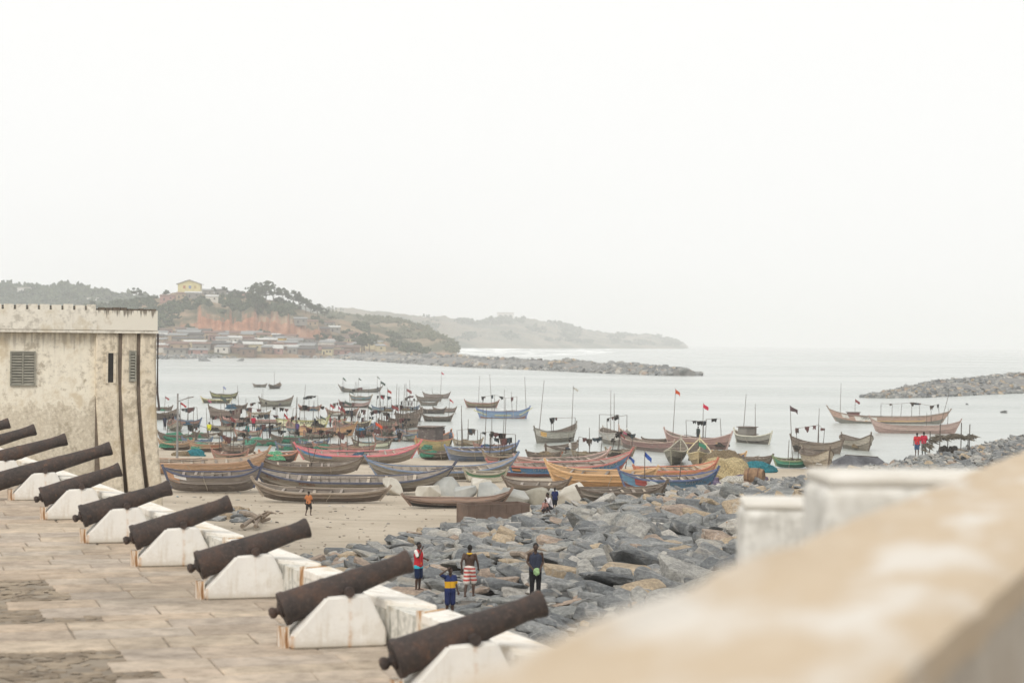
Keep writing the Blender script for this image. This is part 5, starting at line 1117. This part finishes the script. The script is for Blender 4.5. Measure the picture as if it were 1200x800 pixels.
boat('brown boat with an upturned edge among green nets', 226, 260, 513, 0, B=1.7, H=1.2, rb=.5, rs_=.5, hull='5d4c40', strake='77604f', ex=[('net', .2, '47866c', 1.3), ('net', .75, 'cfcbc0', .9), ('mast', .5, 4, None)])
boat('dark boat loaded with green nets near the lamp post', 186, 232, 517, 0, B=1.7, H=1.0, rb=.5, hull='4f463c', strake='6a5a4a', ex=[('net', .4, '47866c', 1.7), ('net', .75, '5f9c84', 1.2), ('mast', .2, 4.5, None), ('mast', .55, 5, 'a84a4a')])
boat('boat heaped with sea green nets and a red-shirted crewman', 286, 330, 522, 0, B=1.8, H=1.1, rb=.6, hull='4a4038', strake='6f6152', ex=[('net', .3, '5f9c84', 1.5), ('net', .7, '47866c', 1.3), ('mast', .5, 5, None), ('posts', .1, .9, 4, 2.0)])
boat('boat under bright green nets with a red post', 318, 362, 519, 0, B=1.8, H=1.1, rb=.7, hull='44403a', strake='5f5a50', ex=[('net', .45, '47866c', 1.5), ('net', .75, '5f9c84', 1.2), ('mast', .3, 3.6, 'b0323a'), ('mast', .6, 6, None)])
boat('light brown boat inside a blue pole frame', 381, 418, 527, 0, B=1.8, H=1.3, rb=.4, hull='857560', strake='a08a6c', ex=[('posts', .05, .95, 3, 1.7, '4b4640'), ('net', .25, '4b4640', 1.0)])
boat('cream and green boat inside a blue pole frame', 414, 458, 525, 0, B=1.8, H=1.2, rb=.5, hull='8f8f74', strake='c2c2a4', ex=[('posts', .05, .95, 3, 1.8, '3f7fa8'), ('net', .4, '2f7f8a', .9), ('mast', .6, 3, 'd0583a')])
boat('yellow boat with a box shelter and dark legs behind the pink bow', 500, 517, 531, 70, L=9, B=2.2, H=2.0, rb=.8, hull='b09c5a', strake='c4a85a', rail='c0784a', zone=Bd, ex=[('cabin', .4, 2.2, 1.3, '5a4f4a'), ('net', .15, '5f9c84', 1.0)])
boat('dark small canoe with an orange heap behind the pink bow', 497, 526, 539, 0, B=1.5, H=.95, rb=.4, hull='453d33', strake='5a4f40', zone=Bd, ex=[('net', .3, '47866c', .9)])
boat('yellow and navy small boat with two men and green cloth', 523, 563, 536, 0, B=1.6, H=1.0, rb=1.3, hull='9a9080', strake='c8a84a', rail='3f4080', zone=Bd, ex=[('net', .3, '47866c', 1.0), ('mast', .45, 6, None), ('mast', .5, 5.5, None)])

fr = random.Random(77); 
FILL = [(205, 236, 498, 'thin grey skiff behind the green nets near the lamp post'), (246, 276, 505, 'brown skiff with a pale rail off the netted boats'), (276, 306, 511, 'low dark skiff among the green nets'), (300, 330, 505, 'grey plank skiff under the hanging cloths'),
        (352, 384, 523, 'short brown boat wedged beside the blue pole frame'), (440, 468, 517, 'green-grey skiff behind the pink rail'), (462, 494, 510, 'brown skiff between the cluttered boats and the yellow shelter'), (536, 560, 522, 'dark skiff beyond the yellow and navy boat'),
        (558, 590, 531, 'tan boat with floats behind the grey ribbed canoe'), (250, 290, 541, 'pale grey boat on the sand behind the peach canoe'), (382, 420, 487, 'slim reddish skiff in the thick of the anchorage'), (436, 462, 482, 'slim grey skiff beyond the teal boat')]
FILL += [(195 + 0, 215, 504, 'small dark boat end on by the lamp post'), (268, 284, 499, 'stubby boat end on with a pale bundle'), (338, 356, 508, 'dark boat end on below the yellow lettered canoe'), (366, 384, 513, 'brown boat end on beside the orange plywood boat'),
         (392, 412, 507, 'grey boat end on beside the crowded canoe'), (418, 440, 511, 'brown boat end on before the teal boat'), (446, 464, 509, 'rusty boat end on near the orange float'), (470, 486, 516, 'pale boat end on before the pink bow'),
         (216, 246, 522, 'wide brown boat on the waterline under nets'), (262, 290, 520, 'wide grey boat on the waterline by the nets'), (330, 352, 527, 'wide dark boat on the waterline near the green net'), (372, 400, 531, 'wide tan boat on the waterline by the pink rail'), (404, 436, 533, 'wide weathered boat on the waterline by the blue frame'),
         (290, 316, 488, 'thin brown skiff out beyond the nets'), (350, 376, 481, 'thin grey skiff out beyond the yellow canoe'), (410, 436, 469, 'thin dark skiff out beyond the reddish canoe'), (470, 490, 481, 'thin pale skiff out beside the central rank'), (574, 600, 543, 'short blue-grey boat wedged behind the lettered canoe'), (676, 704, 540, 'short dark boat beyond the lettered canoe'), (712, 740, 537, 'short grey boat beside the lettered bow')]
for xa, xb, yy, lab in FILL:
    c1 = fr.choice(['6a5c4e', '75695c', '5a5046', '857360', '66604f']); boat(lab, xa, xb, yy, fr.choice([68, 80, 110, -75]) if 'end on' in lab else fr.choice([0, 8, 172, -8, 25]), L=7.5 if 'end on' in lab else None, B=1.7, H=fr.uniform(.8, 1.2), rb=fr.uniform(.5, 1.2), rs_=fr.uniform(.3, .8), hull=c1, strake=fr.choice(['8f7a62', '7d8272', '8f6a5c', 'a0937c', '6a7f88']), rail=fr.choice(['8a7a60', '5a6a80', '9a6a58']),
         zone='b' if yy > 528 else 'w', ex=[('net', fr.uniform(.2, .45), fr.choice(['4b4640', '8a7a60', '47866c', 'cfcbc0', '3c5f74']), .9), ('mast', fr.uniform(.4, .8), fr.uniform(2.5, 6), fr.choice([None, None, '8a4a48', '55605a'])), ('posts', .15, .85, 3, fr.uniform(1.4, 2.2))])
# --- heaps, bundles and gear on the beach
def ground_heap(px, py, rx, ry, rz, c_, lab): p = place(px, py, 'b'); return heap(p + Vector((0, 0, rz * .12)), rx, ry, rz, c_, '!' + lab)
ground_heap(850, 561, 2.1, 1.6, 1.5, 'c8b58a', 'straw coloured mound of dry nets beside the blue canoe bow')
ground_heap(846, 550, 1.9, 1.3, 1.6, '8a7a60', 'tall brown net mound behind the straw coloured one')
ground_heap(887, 553, 1.7, 1.0, .8, '2f7f8a', 'teal tarpaulin bundle at the water edge')
ground_heap(868, 567, 1.6, .9, .6, 'cfcbc0', 'white cloth bundle beside the brown barrel')
ground_heap(877, 562, 1.4, .8, .5, '7c6f86', 'purple grey cloth spread behind the barrel')
ground_heap(825, 573, 1.15, .9, 1.0, '7c6f86', 'purple grey sack by the blue canoe hull')
ground_heap(815, 577, .6, .4, .3, 'c23a3a', 'small red cloth on the rocks under the blue canoe')
ground_heap(228, 534, 1.1, .7, .5, '2f7f8a', 'teal cloth bundle lying on bare sand near the lamp post')
ground_heap(266, 536, 1.2, .7, .3, 'c8b58a', 'straw coloured rope coil on the sand')
ground_heap(212, 534, .8, .5, .4, '8a7a60', 'small brown sack beside the teal cloth')
ground_heap(795, 575, 1.5, 1.0, .5, 'cfcbc0', 'pale tarpaulin over stones before the blue canoe')
# barrel on its side
p = place(884, 568, 'b'); o = empty('barrel', p + Vector((0, 0, .62)), R(-20))
q = lathe_x([(-.7, .001), (-.7, .52), (-.68, .56), (-.35, .62), (0, .65), (.35, .62), (.68, .56), (.7, .52), (.64, .5), (.64, .001)], 18); q.build('drum', simple('rusty_drum', (.16, .1, .06, 1), (.3, .19, .11, 1), 3), o, True)
q = MB()
for x in (-.36, .36): 
    h_ = lathe_x([(x - .04, .62), (x - .04, .655), (x + .04, .655), (x + .04, .62)], 18); q.add(h_.v, h_.f)
q.build('hoops', simple('rusty_hoop', (.1, .06, .04, 1), (.18, .1, .07, 1), 4), o, True); tag(o, 'brown rusty barrel lying on its side on the rocks', 'barrel')
# brown steel trough
p = place(548, 615, 'b'); p2 = place(622, 607, 'b'); d = p2 - p; o = empty('steel_trough', p, math.atan2(d.y, d.x)); Ls = d.length * .98; hgt = 1.05; wd = 1.5
M_TR = simple('brown_steel', (.12, .085, .065, 1), (.19, .13, .1, 1), 1.5, rough=.7)
for nm, a in (('side_panel', (Ls / 2, .03, hgt / 2, Ls, .06, hgt)), ('side_panel', (Ls / 2, wd, hgt / 2, Ls, .06, hgt)), ('end_panel', (.03, wd / 2, hgt / 2, .06, wd - .07, hgt)), ('end_panel', (Ls - .03, wd / 2, hgt / 2, .06, wd - .07, hgt)), ('floor_panel', (Ls / 2, wd / 2, .12, Ls - .13, wd - .07, .06))):
    q = MB(); q.box(*a); q.build(nm, M_TR, o)
for k in range(4): q = MB(); q.box(Ls * (k + .5) / 4, -.02, hgt / 2, .07, .05, hgt * .98); q.build('rib', M_TR, o)
tag(o, 'long brown steel trough on the sand at the rock edge', 'trough')
# lamp post
p = place(207.5, 547, 'b'); o = empty('street_lamp', p); D = p.y; hh = (547 - 461) / F * D
M_POST = simple('grey_post', (.2, .19, .18, 1), (.3, .29, .28, 1), 3)
q = MB(); q.tube([(0, 0, -.3), (0, 0, hh)], [.11, .06], 8); q.build('pole', M_POST, o)
q = MB(); q.tube([(0, 0, hh - .65), (.35, 0, hh - .5), (.8, 0, hh - .35)], .04, 6); q.build('arm', M_POST, o)
q = MB(); q.box(1.0, 0, hh - .3, .55, .2, .1, M=Matrix.Rotation(R(-12), 4, 'Y')); q.build('lamp_head', M_POST, o); tag(o, 'slim grey street lamp standing among the beached boats', 'street lamp')
# driftwood
def log(pts, rad, lab):
    P = [place(*q_, 'b') for q_ in pts]; o_ = empty('driftwood', P[0]); q_ = MB(); q_.tube([v_ - P[0] + Vector((0, 0, .25 + .15 * math.sin(i * 2))) for i, v_ in enumerate(P)], rad, 7); q_.build('trunk', simple('driftwood_bark', (.2, .155, .12, 1), (.33, .27, .21, 1), 3, bump=.5), o_)
    q_ = MB(); mid = P[len(P) // 2] - P[0] + Vector((0, 0, .3)); q_.tube([mid, mid + Vector((.5, -.5, .35)), mid + Vector((.8, -.9, .3))], [.09, .06, .03], 6); q_.build('branch', MATS['driftwood_bark'], o_); tag(o_, lab, 'driftwood')
log([(283, 606), (295, 611), (308, 613), (316, 612)], [.16, .14, .12, .08], 'bent brown driftwood trunk on the sand past the parapet')
log([(284, 622), (296, 617), (302, 620)], [.13, .12, .06], 'short driftwood limb below the bent trunk')
log([(299, 622), (304, 612), (306, 607)], [.1, .1, .05], 'upright forked driftwood limb leaning on the trunk')
log([(597, 657), (612, 662), (628, 666)], [.12, .1, .07], 'dark branch lying on the rocks behind the striped-skirted boy')
# orange post among the rocks
p = place(853, 634, 'b'); o = empty('rusty_post', p); q = MB(); q.box(0, 0, .25, .2, .2, .9, M=Matrix.Rotation(.12, 4, 'Y')); q.build('stub', simple('orange_rust', (.32, .15, .07, 1), (.45, .25, .13, 1), 4), o); q = MB(); q.box(.07, 0, .72, .25, .25, .05, M=Matrix.Rotation(.12, 4, 'Y')); q.build('plate', simple('orange_rust', W1, W1), o); tag(o, 'short orange rusted post stub between dark rocks', 'post')
# tarpaulin tent
p = place(972, 549, 'b'); o = empty('tarpaulin_tent', p, R(6)); k = p.y / F; wx = 76 * k; hz_ = 15 * k
q = MB(); rd = [(wx * .32, 1.6, hz_), (wx * .85, 1.6, hz_ * .85)]
vs = [(0, 0, 0), (wx * .45, -.3, .05), (wx, 0, .1)] + rd + [(0, 3.2, 0), (wx * .5, 3.4, .1), (wx, 3.2, .1)]
q.add(vs, [(0, 1, 3), (1, 2, 4, 3), (5, 0, 3), (6, 5, 3, 4), (7, 6, 4), (2, 7, 4)])
me = q.mesh('sheet', simple('charcoal_tarp', (.05, .05, .055, 1), (.14, .14, .15, 1), 1.3, (1, 1, 1), bump=.5, bd=.08, rough=.6)); inst('sheet', me, o)
q = MB(); q.tube([rd[0], rd[1]], .05, 6); q.build('ridge_pole', boat_wood('4f453b', .3), o); tag(o, 'low charcoal tarpaulin tent pitched on the rocks by the water', 'tent')
# palm thatch shelter
p = place(1112, 533, 'b'); o = empty('thatch_shelter', p); k = p.y / F
M_THATCH = simple('dry_palm', (.06, .05, .035, 1), (.16, .135, .1, 1), 6, bump=.5)
for x, y_, h_ in ((-1.9, 0, 1.5), (1.0, -.6, 3.2), (2.0, .2, 3.0), (-1.5, 1.8, 2.2), (.2, 1.6, 1.9), (-1.0, -.4, 3.0), (2.2, 1.7, 2.0)):
    q = MB(); q.tube([(x, y_, -.4), (x + .05, y_, h_)], .05, 6); q.build('post', boat_wood('4f453b', .3), o)
q = MB(); rg = random.Random(3)
for _ in range(420):
    x = rg.uniform(-2.6, 2.3); y_ = rg.uniform(-.8, 2.0); z = 1.75 - (.9 * max(0, (-x - 1.2)) ) + rg.uniform(-.1, .18) + .1 * math.sin(x * 3); a = rg.uniform(-.9, .9); l_ = rg.uniform(.4, .9); dz = rg.uniform(-.35, .05)
    dx, dy = math.cos(a) * l_, math.sin(a) * l_
    q.add([(x, y_, z), (x + dx, y_ + dy, z + dz), (x + dx * .5 + .05, y_ + dy * .5 + .05, z + dz * .3 + .06)], [(0, 1, 2)])
q.build('thatch', M_THATCH, o); tag(o, 'rough shelter of sticks roofed with dry palm fronds on the rocks', 'shelter')
for i, (dx, lab) in enumerate([(-.4, 'dark bundle under the palm shelter'), (.5, 'second dark bundle under the palm shelter')]): heap(p + Vector((dx, .4, .35)), .5, .4, .55, '4b4640', '!' + lab)

# litter, rope ends and pebbles strewn on the sand
lt = MB(); rg = random.Random(14)
for _ in range(600):
    px, py = rg.uniform(190, 640), rg.uniform(545, 655); p_ = place(px, py, 'b')
    if p_.y < interp(ROCKB, p_.x) - 1 or p_.x < wall_x(p_.y) + 1.5: continue
    s_ = rg.uniform(.035, .11) * (2 if rg.random() < .1 else 1); vs, fs = RDATA[rg.randrange(16)]; Mx = Matrix.Translation(p_ + Vector((0, 0, .03))) @ Matrix.Rotation(rg.uniform(0, 6), 4, 'Z') @ Matrix.Diagonal((s_ * 2 * rg.uniform(.6, 2), s_ * 1.5, s_, 1)); lt.add([Mx @ x_ for x_ in vs], fs)
bn = NB('beach_litter'); gi = bn.n('ShaderNodeNewGeometry'); LM = bn.done(bn.ramp(gi.outputs['Random Per Island'], [(0, (.13, .11, .09, 1)), (.4, (.25, .2, .15, 1)), (.7, (.35, .32, .28, 1)), (.85, (.1, .1, .11, 1)), (.93, (.2, .3, .36, 1)), (.97, (.5, .48, .45, 1))], 'CONSTANT'), .8, .3)
tag(lt.build('beach_litter', LM), 'small stones and litter strewn over the sand', 'litter', kind='stuff')
# ================================================================== PEOPLE
SKIN = (0.06, .033, .022, 1)
M_SKIN = simple('skin', SKIN, scl(SKIN, 1.25), 8, bump=0, rough=.55, spec=.4)
M_HAIR = simple('hair', (.012, .01, .009, 1), (.02, .016, .014, 1), 40, bump=.3, bd=.005)
def remesh(mbx, vox, name, mat):
    me = bpy.data.meshes.new(name); me.from_pydata(mbx.v, [], mbx.f); bm = bmesh.new(); bm.from_mesh(me); bmesh.ops.recalc_face_normals(bm, faces=bm.faces); bm.to_mesh(me); bm.free()
    ob = bpy.data.objects.new('tmp', me); col.objects.link(ob); md = ob.modifiers.new('r', 'REMESH'); md.mode = 'VOXEL'; md.voxel_size = vox; md.use_smooth_shade = True
    sm = ob.modifiers.new('s', 'SMOOTH'); sm.iterations = 2; sm.factor = .45
    dg = bpy.context.evaluated_depsgraph_get(); out = bpy.data.meshes.new_from_object(ob.evaluated_get(dg)); out.name = name
    bpy.data.objects.remove(ob); bpy.data.meshes.remove(me); out.materials.clear(); out.materials.append(mat); return out
def limb(mbx, pts, rad, n=10):
    for i in range(len(pts)): mbx.ball(pts[i], rad[i], nu=n, nv=7)
    for i in range(len(pts) - 1): mbx.tube([pts[i], pts[i + 1]], [rad[i], rad[i + 1]], n)
POSES = {
 'stand': {}, 
 'hand_face': dict(eL=(-.24, -.14, 1.22), wL=(-.09, -.2, 1.5), eR=(.25, -.03, 1.16), wR=(.16, -.24, 1.13)),
 'hand_head': dict(eL=(-.42, -.1, 1.52), wL=(-.15, -.1, 1.68), eR=(.24, .02, 1.15), wR=(.27, -.05, .92)),
 'hold': dict(eR=(.25, .03, 1.15), wR=(.12, -.2, .98), eL=(-.25, .03, 1.15), wL=(-.12, -.2, .98)),
 'stride': dict(kL=(-.1, -.16, .5), aL=(-.1, -.12, .09), kR=(.09, .06, .48), aR=(.09, .22, .1), eR=(.26, .1, 1.16), wR=(.25, .06, .9), eL=(-.26, -.06, 1.15), wL=(-.24, -.22, .96)),
 'crouch': dict(drop=.52, kL=(-.16, -.34, .50), aL=(-.13, -.06, .08), kR=(.16, -.34, .5), aR=(.13, -.06, .08), bend=.28, eR=(.2, -.26, .62), wR=(.13, -.48, .42), eL=(-.2, -.26, .62), wL=(-.13, -.48, .42)),
 'sit': dict(drop=.46, kL=(-.12, -.42, .48), aL=(-.12, -.42, .08), kR=(.12, -.42, .48), aR=(.12, -.42, .08), bend=.06, eR=(.25, -.1, .72), wR=(.14, -.33, .58), eL=(-.25, -.1, .72), wL=(-.14, -.33, .58)),
}
def person(label, px, py, zone, hpx, face, pose, top=None, bottom='2b2b30', sleeves=True, vest=False, skirt=False, z=None, vox=.016, bands=(), bare=False, h=None, group=None, scarf=None, held=None):
    p = place(px, py, zone) if z is None else at(px, py, z); D = p.y
    if zone == 'b' and D < 75: p.z += .08
    hgt = h or hpx / F * D; k = hgt / 1.74
    o = empty('person', p, R(face)); o.scale = (k, k, k)
    P = POSES[pose]; dr = P.get('drop', 0); bd = P.get('bend', 0)
    def tz(x, y_, z_): return Vector((x, y_ - bd * max(0, z_ - .95) , z_ - dr))
    hipL, hipR = tz(-.095, 0, .92), tz(.095, 0, .92)
    kL = Vector(P.get('kL', (-.10, -.02, .49))); kR = Vector(P.get('kR', (.10, -.02, .49))); aL = Vector(P.get('aL', (-.105, .02, .09))); aR = Vector(P.get('aR', (.105, .02, .09)))
    sL, sR = tz(-.185, 0, 1.42), tz(.185, 0, 1.42)
    eL = Vector(P.get('eL', (-.24, .02, 1.15))); eR = Vector(P.get('eR', (.24, .02, 1.15))); wL = Vector(P.get('wL', (-.25, -.06, .90))); wR = Vector(P.get('wR', (.25, -.06, .90)))
    hc = tz(0, -.02, 1.635)
    b_ = MB()
    for s in (-1, 1):
        limb(b_, [tz(s * .07, 0, .95), tz(s * .06, -.005, 1.1), tz(s * .085, 0, 1.3), tz(s * .09, .01, 1.4)], [.115, .095, .105, .07])
    limb(b_, [tz(0, .01, 1.44), tz(0, 0, 1.54)], [.06, .052])
    b_.ball(hc, .074, .092, .112, 12, 9); b_.ball(hc + Vector((0, -.03, -.06)), .055, .06, .055)
    b_.ball(hc + Vector((0, -.095, -.02)), .016, .02, .022); b_.ball(hc + Vector((0, -.085, -.062)), .026, .014, .012)
    for s in (-1, 1): b_.ball(hc + Vector((s * .076, .01, -.01)), .012, .022, .032); b_.ball(hc + Vector((s * .03, -.083, .012)), .018, .014, .010)
    for (a, b2, c2) in ((hipL, kL, aL), (hipR, kR, aR)):
        limb(b_, [a, a.lerp(b2, .5), b2, b2.lerp(c2, .35) + Vector((0, .015, 0)), c2], [.092, .075, .055, .055, .036])
        f_ = Vector((c2.x * 1.12, c2.y - .15, c2.z - .055)); limb(b_, [c2 + Vector((0, .03, -.045)), c2 + Vector((0, -.06, -.045)), f_], [.036, .04, .03])
    for sgn, (a, b2, c2) in ((-1, (sL, eL, wL)), (1, (sR, eR, wR))):
        limb(b_, [a, a.lerp(b2, .5), b2, b2.lerp(c2, .4), c2], [.058, .046, .038, .036, .026])
        d = (c2 - b2).normalized(); side = d.cross(Vector((0, 1, 0.2))).normalized(); nrm = side.cross(d).normalized(); palm = c2 + d * .055
        limb(b_, [c2, palm], [.026, .034])
        for q in range(4):
            base = palm + d * .028 + side * (q - 1.5) * .019; ln = (.07, .08, .074, .056)[q]
            limb(b_, [base, base + d * ln * .55, base + d * ln * .9 - nrm * .02], [.011, .010, .008], 6)
        limb(b_, [palm - d * .02 + side * .03, palm + d * .02 + side * .055, palm + d * .045 + side * .055 - nrm * .012], [.013, .012, .009], 6)
    body = remesh(b_, vox, 'body', M_SKIN); inst('body', body, o)
    hb = MB(); hb.ball(hc + Vector((0, .014, .022)), .081, .094, .102, 12, 9); hv = [v_ for v_ in hb.v]
    hb.v = [(v_[0], v_[1], max(v_[2], hc.z + .01 + (.03 if v_[1] < hc.y - .02 else -.05))) for v_ in hv]; hb.build('hair', M_HAIR, o, True)
    def cloth(nm, mbx, c_, extra=None):
        return inst(nm, remesh(mbx, vox * 1.1, nm, extra or simple('cotton_' + c_, scl(hexc(c_), .75), hexc(c_), 5, bump=.4, bd=.01)), o)
    def banded(nm, cols, z0, z1):
        bn = NB(nm); tc = bn.n('ShaderNodeTexCoord'); sx = bn.n('ShaderNodeSeparateXYZ'); bn.l(tc.outputs['Object'], sx.inputs[0])
        f_ = bn.math('DIVIDE', bn.math('SUBTRACT', sx.outputs['Z'], z0), z1 - z0)
        return bn.done(bn.ramp(f_, [(i / len(cols), hexc(c_)) for i, c_ in enumerate(cols)], 'CONSTANT'), .9, .2)
    if top:
        t_ = MB(); g = .022
        for s in (-1, 1): limb(t_, [tz(s * .075, 0, .93), tz(s * .068, -.005, 1.1), tz(s * .085, 0, 1.3), tz(s * (.075 if vest else .09), .01, 1.40)], [.118 + g * .6, .1 + g, .106 + g, (.05 if vest else .07) + g])
        if not vest and sleeves:
            sl_ = t_ if sleeves is True else MB()
            limb(sl_, [sL, sL.lerp(eL, .75)], [.066, .066]); limb(sl_, [sR, sR.lerp(eR, .75)], [.066, .066])
            if sleeves is not True: cloth('sleeves', sl_, sleeves)
        cloth('shirt', t_, top, banded('banded_shirt_' + top, *bands[0]) if bands and bands[0] else None)
    if bottom:
        t_ = MB(); g = .028
        low = .62 if not skirt else .85
        limb(t_, [tz(-.06, 0, .98), tz(.06, 0, .98)], [.125, .125])
        for a, b2, c2 in ((hipL, kL, aL), (hipR, kR, aR)):
            if skirt == 'long': limb(t_, [a, a.lerp(b2, .5), b2, b2.lerp(c2, .8)], [.11, .098, .078, .066])
            else: limb(t_, [a, a.lerp(b2, .5), a.lerp(b2, .92)], [.112, .105, .098 + (.02 if skirt else 0)])
        cloth('trousers' if skirt == 'long' else 'shorts', t_, bottom, banded('banded_shorts_' + bottom, *bands[1]) if len(bands) > 1 and bands[1] else None)
    if scarf: t_ = MB(); limb(t_, [tz(-.07, .03, 1.46), tz(0, -.06, 1.45), tz(.07, .03, 1.46), tz(0, .08, 1.45), tz(-.07, .03, 1.46)], [.035] * 5); cloth('neckcloth', t_, scarf)
    tag(o, label, 'person', group)
    if held:
        hb = MB(); c_ = (wL + wR) / 2 + Vector((0, -.09, -.08)); hb.ball((0, 0, 0), .1, .07, .11, 9, 7); hb.v = [tuple(Vector(v_) * (1 + .35 * nz(v_[0] * 14, v_[1] * 14, v_[2] * 14))) for v_ in hb.v]
        hb2 = hb.build('cloth_bundle', simple('cotton_' + held, scl(hexc(held), .7), hexc(held), 5, bump=.4, bd=.01)); hb2.location = o.matrix_basis @ c_; tag(hb2, 'small light green cloth held by the man in the dark vest', 'cloth')
    return o
person('boy in red and white shirt with orange and cyan shorts, hand at his face', 490, 695, 'b', 57, 60, 'hand_face', 'c9323a', '203050', sleeves='e6e2dc', bands=(None, (['1f2c4a', '1f2c4a', '3fb6c8', 'e07a3a'], .55, 1.08)), vox=.014)
person('boy in navy shirt with a yellow band, hand raised to his head', 527, 727, 'b', 59, 25, 'hand_head', '2a3560', '26305a', bands=((['2a3560', '2a3560', 'd8a52e', 'd8a52e', '2a3560', '2a3560', '2a3560'], .82, 1.6), None), vox=.014)
person('bare-backed boy in striped red and white shorts with yellow neckcloth', 550, 702.5, 'b', 61, 165, 'stride', None, 'c9766a', skirt=True, scarf='e0b43a', bands=(None, (['d6cfc6', 'b8554e', 'd6cfc6', 'b8554e', 'd6cfc6', 'b8554e', 'd6cfc6', 'b8554e', 'd6cfc6', 'b8554e'], .48, 1.12)), vox=.014)
person('man in dark vest and black trousers holding a green cloth', 627, 705.5, 'b', 66, 8, 'hold', '353a4a', '202024', vest=True, skirt='long', held='9fbf8a', vox=.014)
person('person in navy shirt standing behind the crouching one by the boulder', 650, 599, 'b', 28, 200, 'stand', '27305e', '22252e', vox=.02)
person('person in white shirt crouching at the edge of the rocks', 645, 603, 'b', None, -60, 'crouch', 'e2dcdc', '3a3a40', h=1.7, vox=.02)
person('small bare-headed child leaning beside the person in white', 637, 604, 'b', None, 40, 'crouch', 'b98a80', '3a3a40', h=1.3, vox=.02)
person('child in orange shirt walking on the sand before the dugout', 361.5, 604, 'b', 28.5, 150, 'stride', 'c07a4c', '35302e', vox=.02)
person('man in red shirt and blue shorts standing on the rocks by the palm shelter', 1074.5, 534, 'b', 27, 180, 'stand', 'c83238', '3f5a7a', vox=.02)
person('man in crimson shirt and grey trousers beside the one in blue shorts', 1082.5, 533, 'b', 27, 170, 'hold', 'bf2440', '6a6f6c', skirt='long', vox=.02)
SM = [('crewman in dark clothes standing in the boat near the castle corner', 193, 509, 'w', 'stand', '33384a', '2a2c34', .5), ('crewman in red shirt among sea green nets', 297, 514, 'w', 'stand', 'b8324a', '333a44', .9), ('crewman in teal shirt bending over the nets', 291, 519, 'w', 'crouch', '2f7f7a', '333a44', .9),
      ('crewman in yellow top leaning over the brown boat', 245, 517, 'w', 'crouch', 'd8d43a', '39445a', .9), ('dark dressed man standing beyond the green nets', 316, 520, 'w', 'stand', '4a4550', '33333a', .6), ('man in purple top beside the green-netted boat', 348, 517, 'w', 'stand', '5a4a80', '33333a', .5),
      ('bare-chested man standing in the yellow and navy boat', 520, 528, 'b', 'stand', None, '6a4a40', .7), ('man in grey shirt in the yellow and navy boat', 528, 530, 'b', 'hold', '6a7a8a', '3a3a44', .6), ('dark figure sitting on the white and green boat', 427, 520, 'w', 'sit', '2a2a2e', '2a2a2e', .6), ('dark figure sitting low behind the pink rail', 468, 523, 'w', 'sit', '2c2a2a', '2a2a2e', .5),
      ('man in white shirt sitting in the pinkish long canoe', 668, 541, 'b', 'sit', 'd6d4cf', '3a3f4a', .8), ('man in dark shirt standing in the crowded canoe', 412, 498, 'w', 'stand', '3a3a40', '3a3a40', .5), ('man in pale shirt in the crowded canoe', 421, 498, 'w', 'sit', 'a8a49c', '3a3a40', .6), ('man in red cap colours near the boat bow with white hull', 387, 506, 'w', 'stand', 'a85a58', '44404a', .3),
      ('man in dark shirt on the boat flying flags', 818, 523, 'w', 'stand', '3a4440', '33333a', .5)]
for i, (lab, px, py, zn, ps, tp, bt, dz) in enumerate(SM):
    p_ = place(px, py, zn); o_ = person(lab.replace('man in red cap colours', 'man in dull red shirt'), px, py, zn, None, random.uniform(0, 360), ps, tp, bt, h=1.68, vox=.028, z=None); o_.location.z += dz

# ================================================================== HAZE
b = NB('sea_haze'); b.nt.nodes.remove(b.b); pv = b.n('ShaderNodeVolumePrincipled'); pv.inputs['Color'].default_value = (1, 1, 1, 1); pv.inputs['Density'].default_value = 0.00025; pv.inputs['Anisotropy'].default_value = 0.0
b.l(pv.outputs[0], b.out.inputs['Volume'])
q = MB(); q.box(0, 6000, 78, 26000, 13600, 166); hz = q.build('haze', b.m); tag(hz, 'pale sea haze hanging over the whole bay', 'haze', kind='stuff'); hz.display_type = 'WIRE'
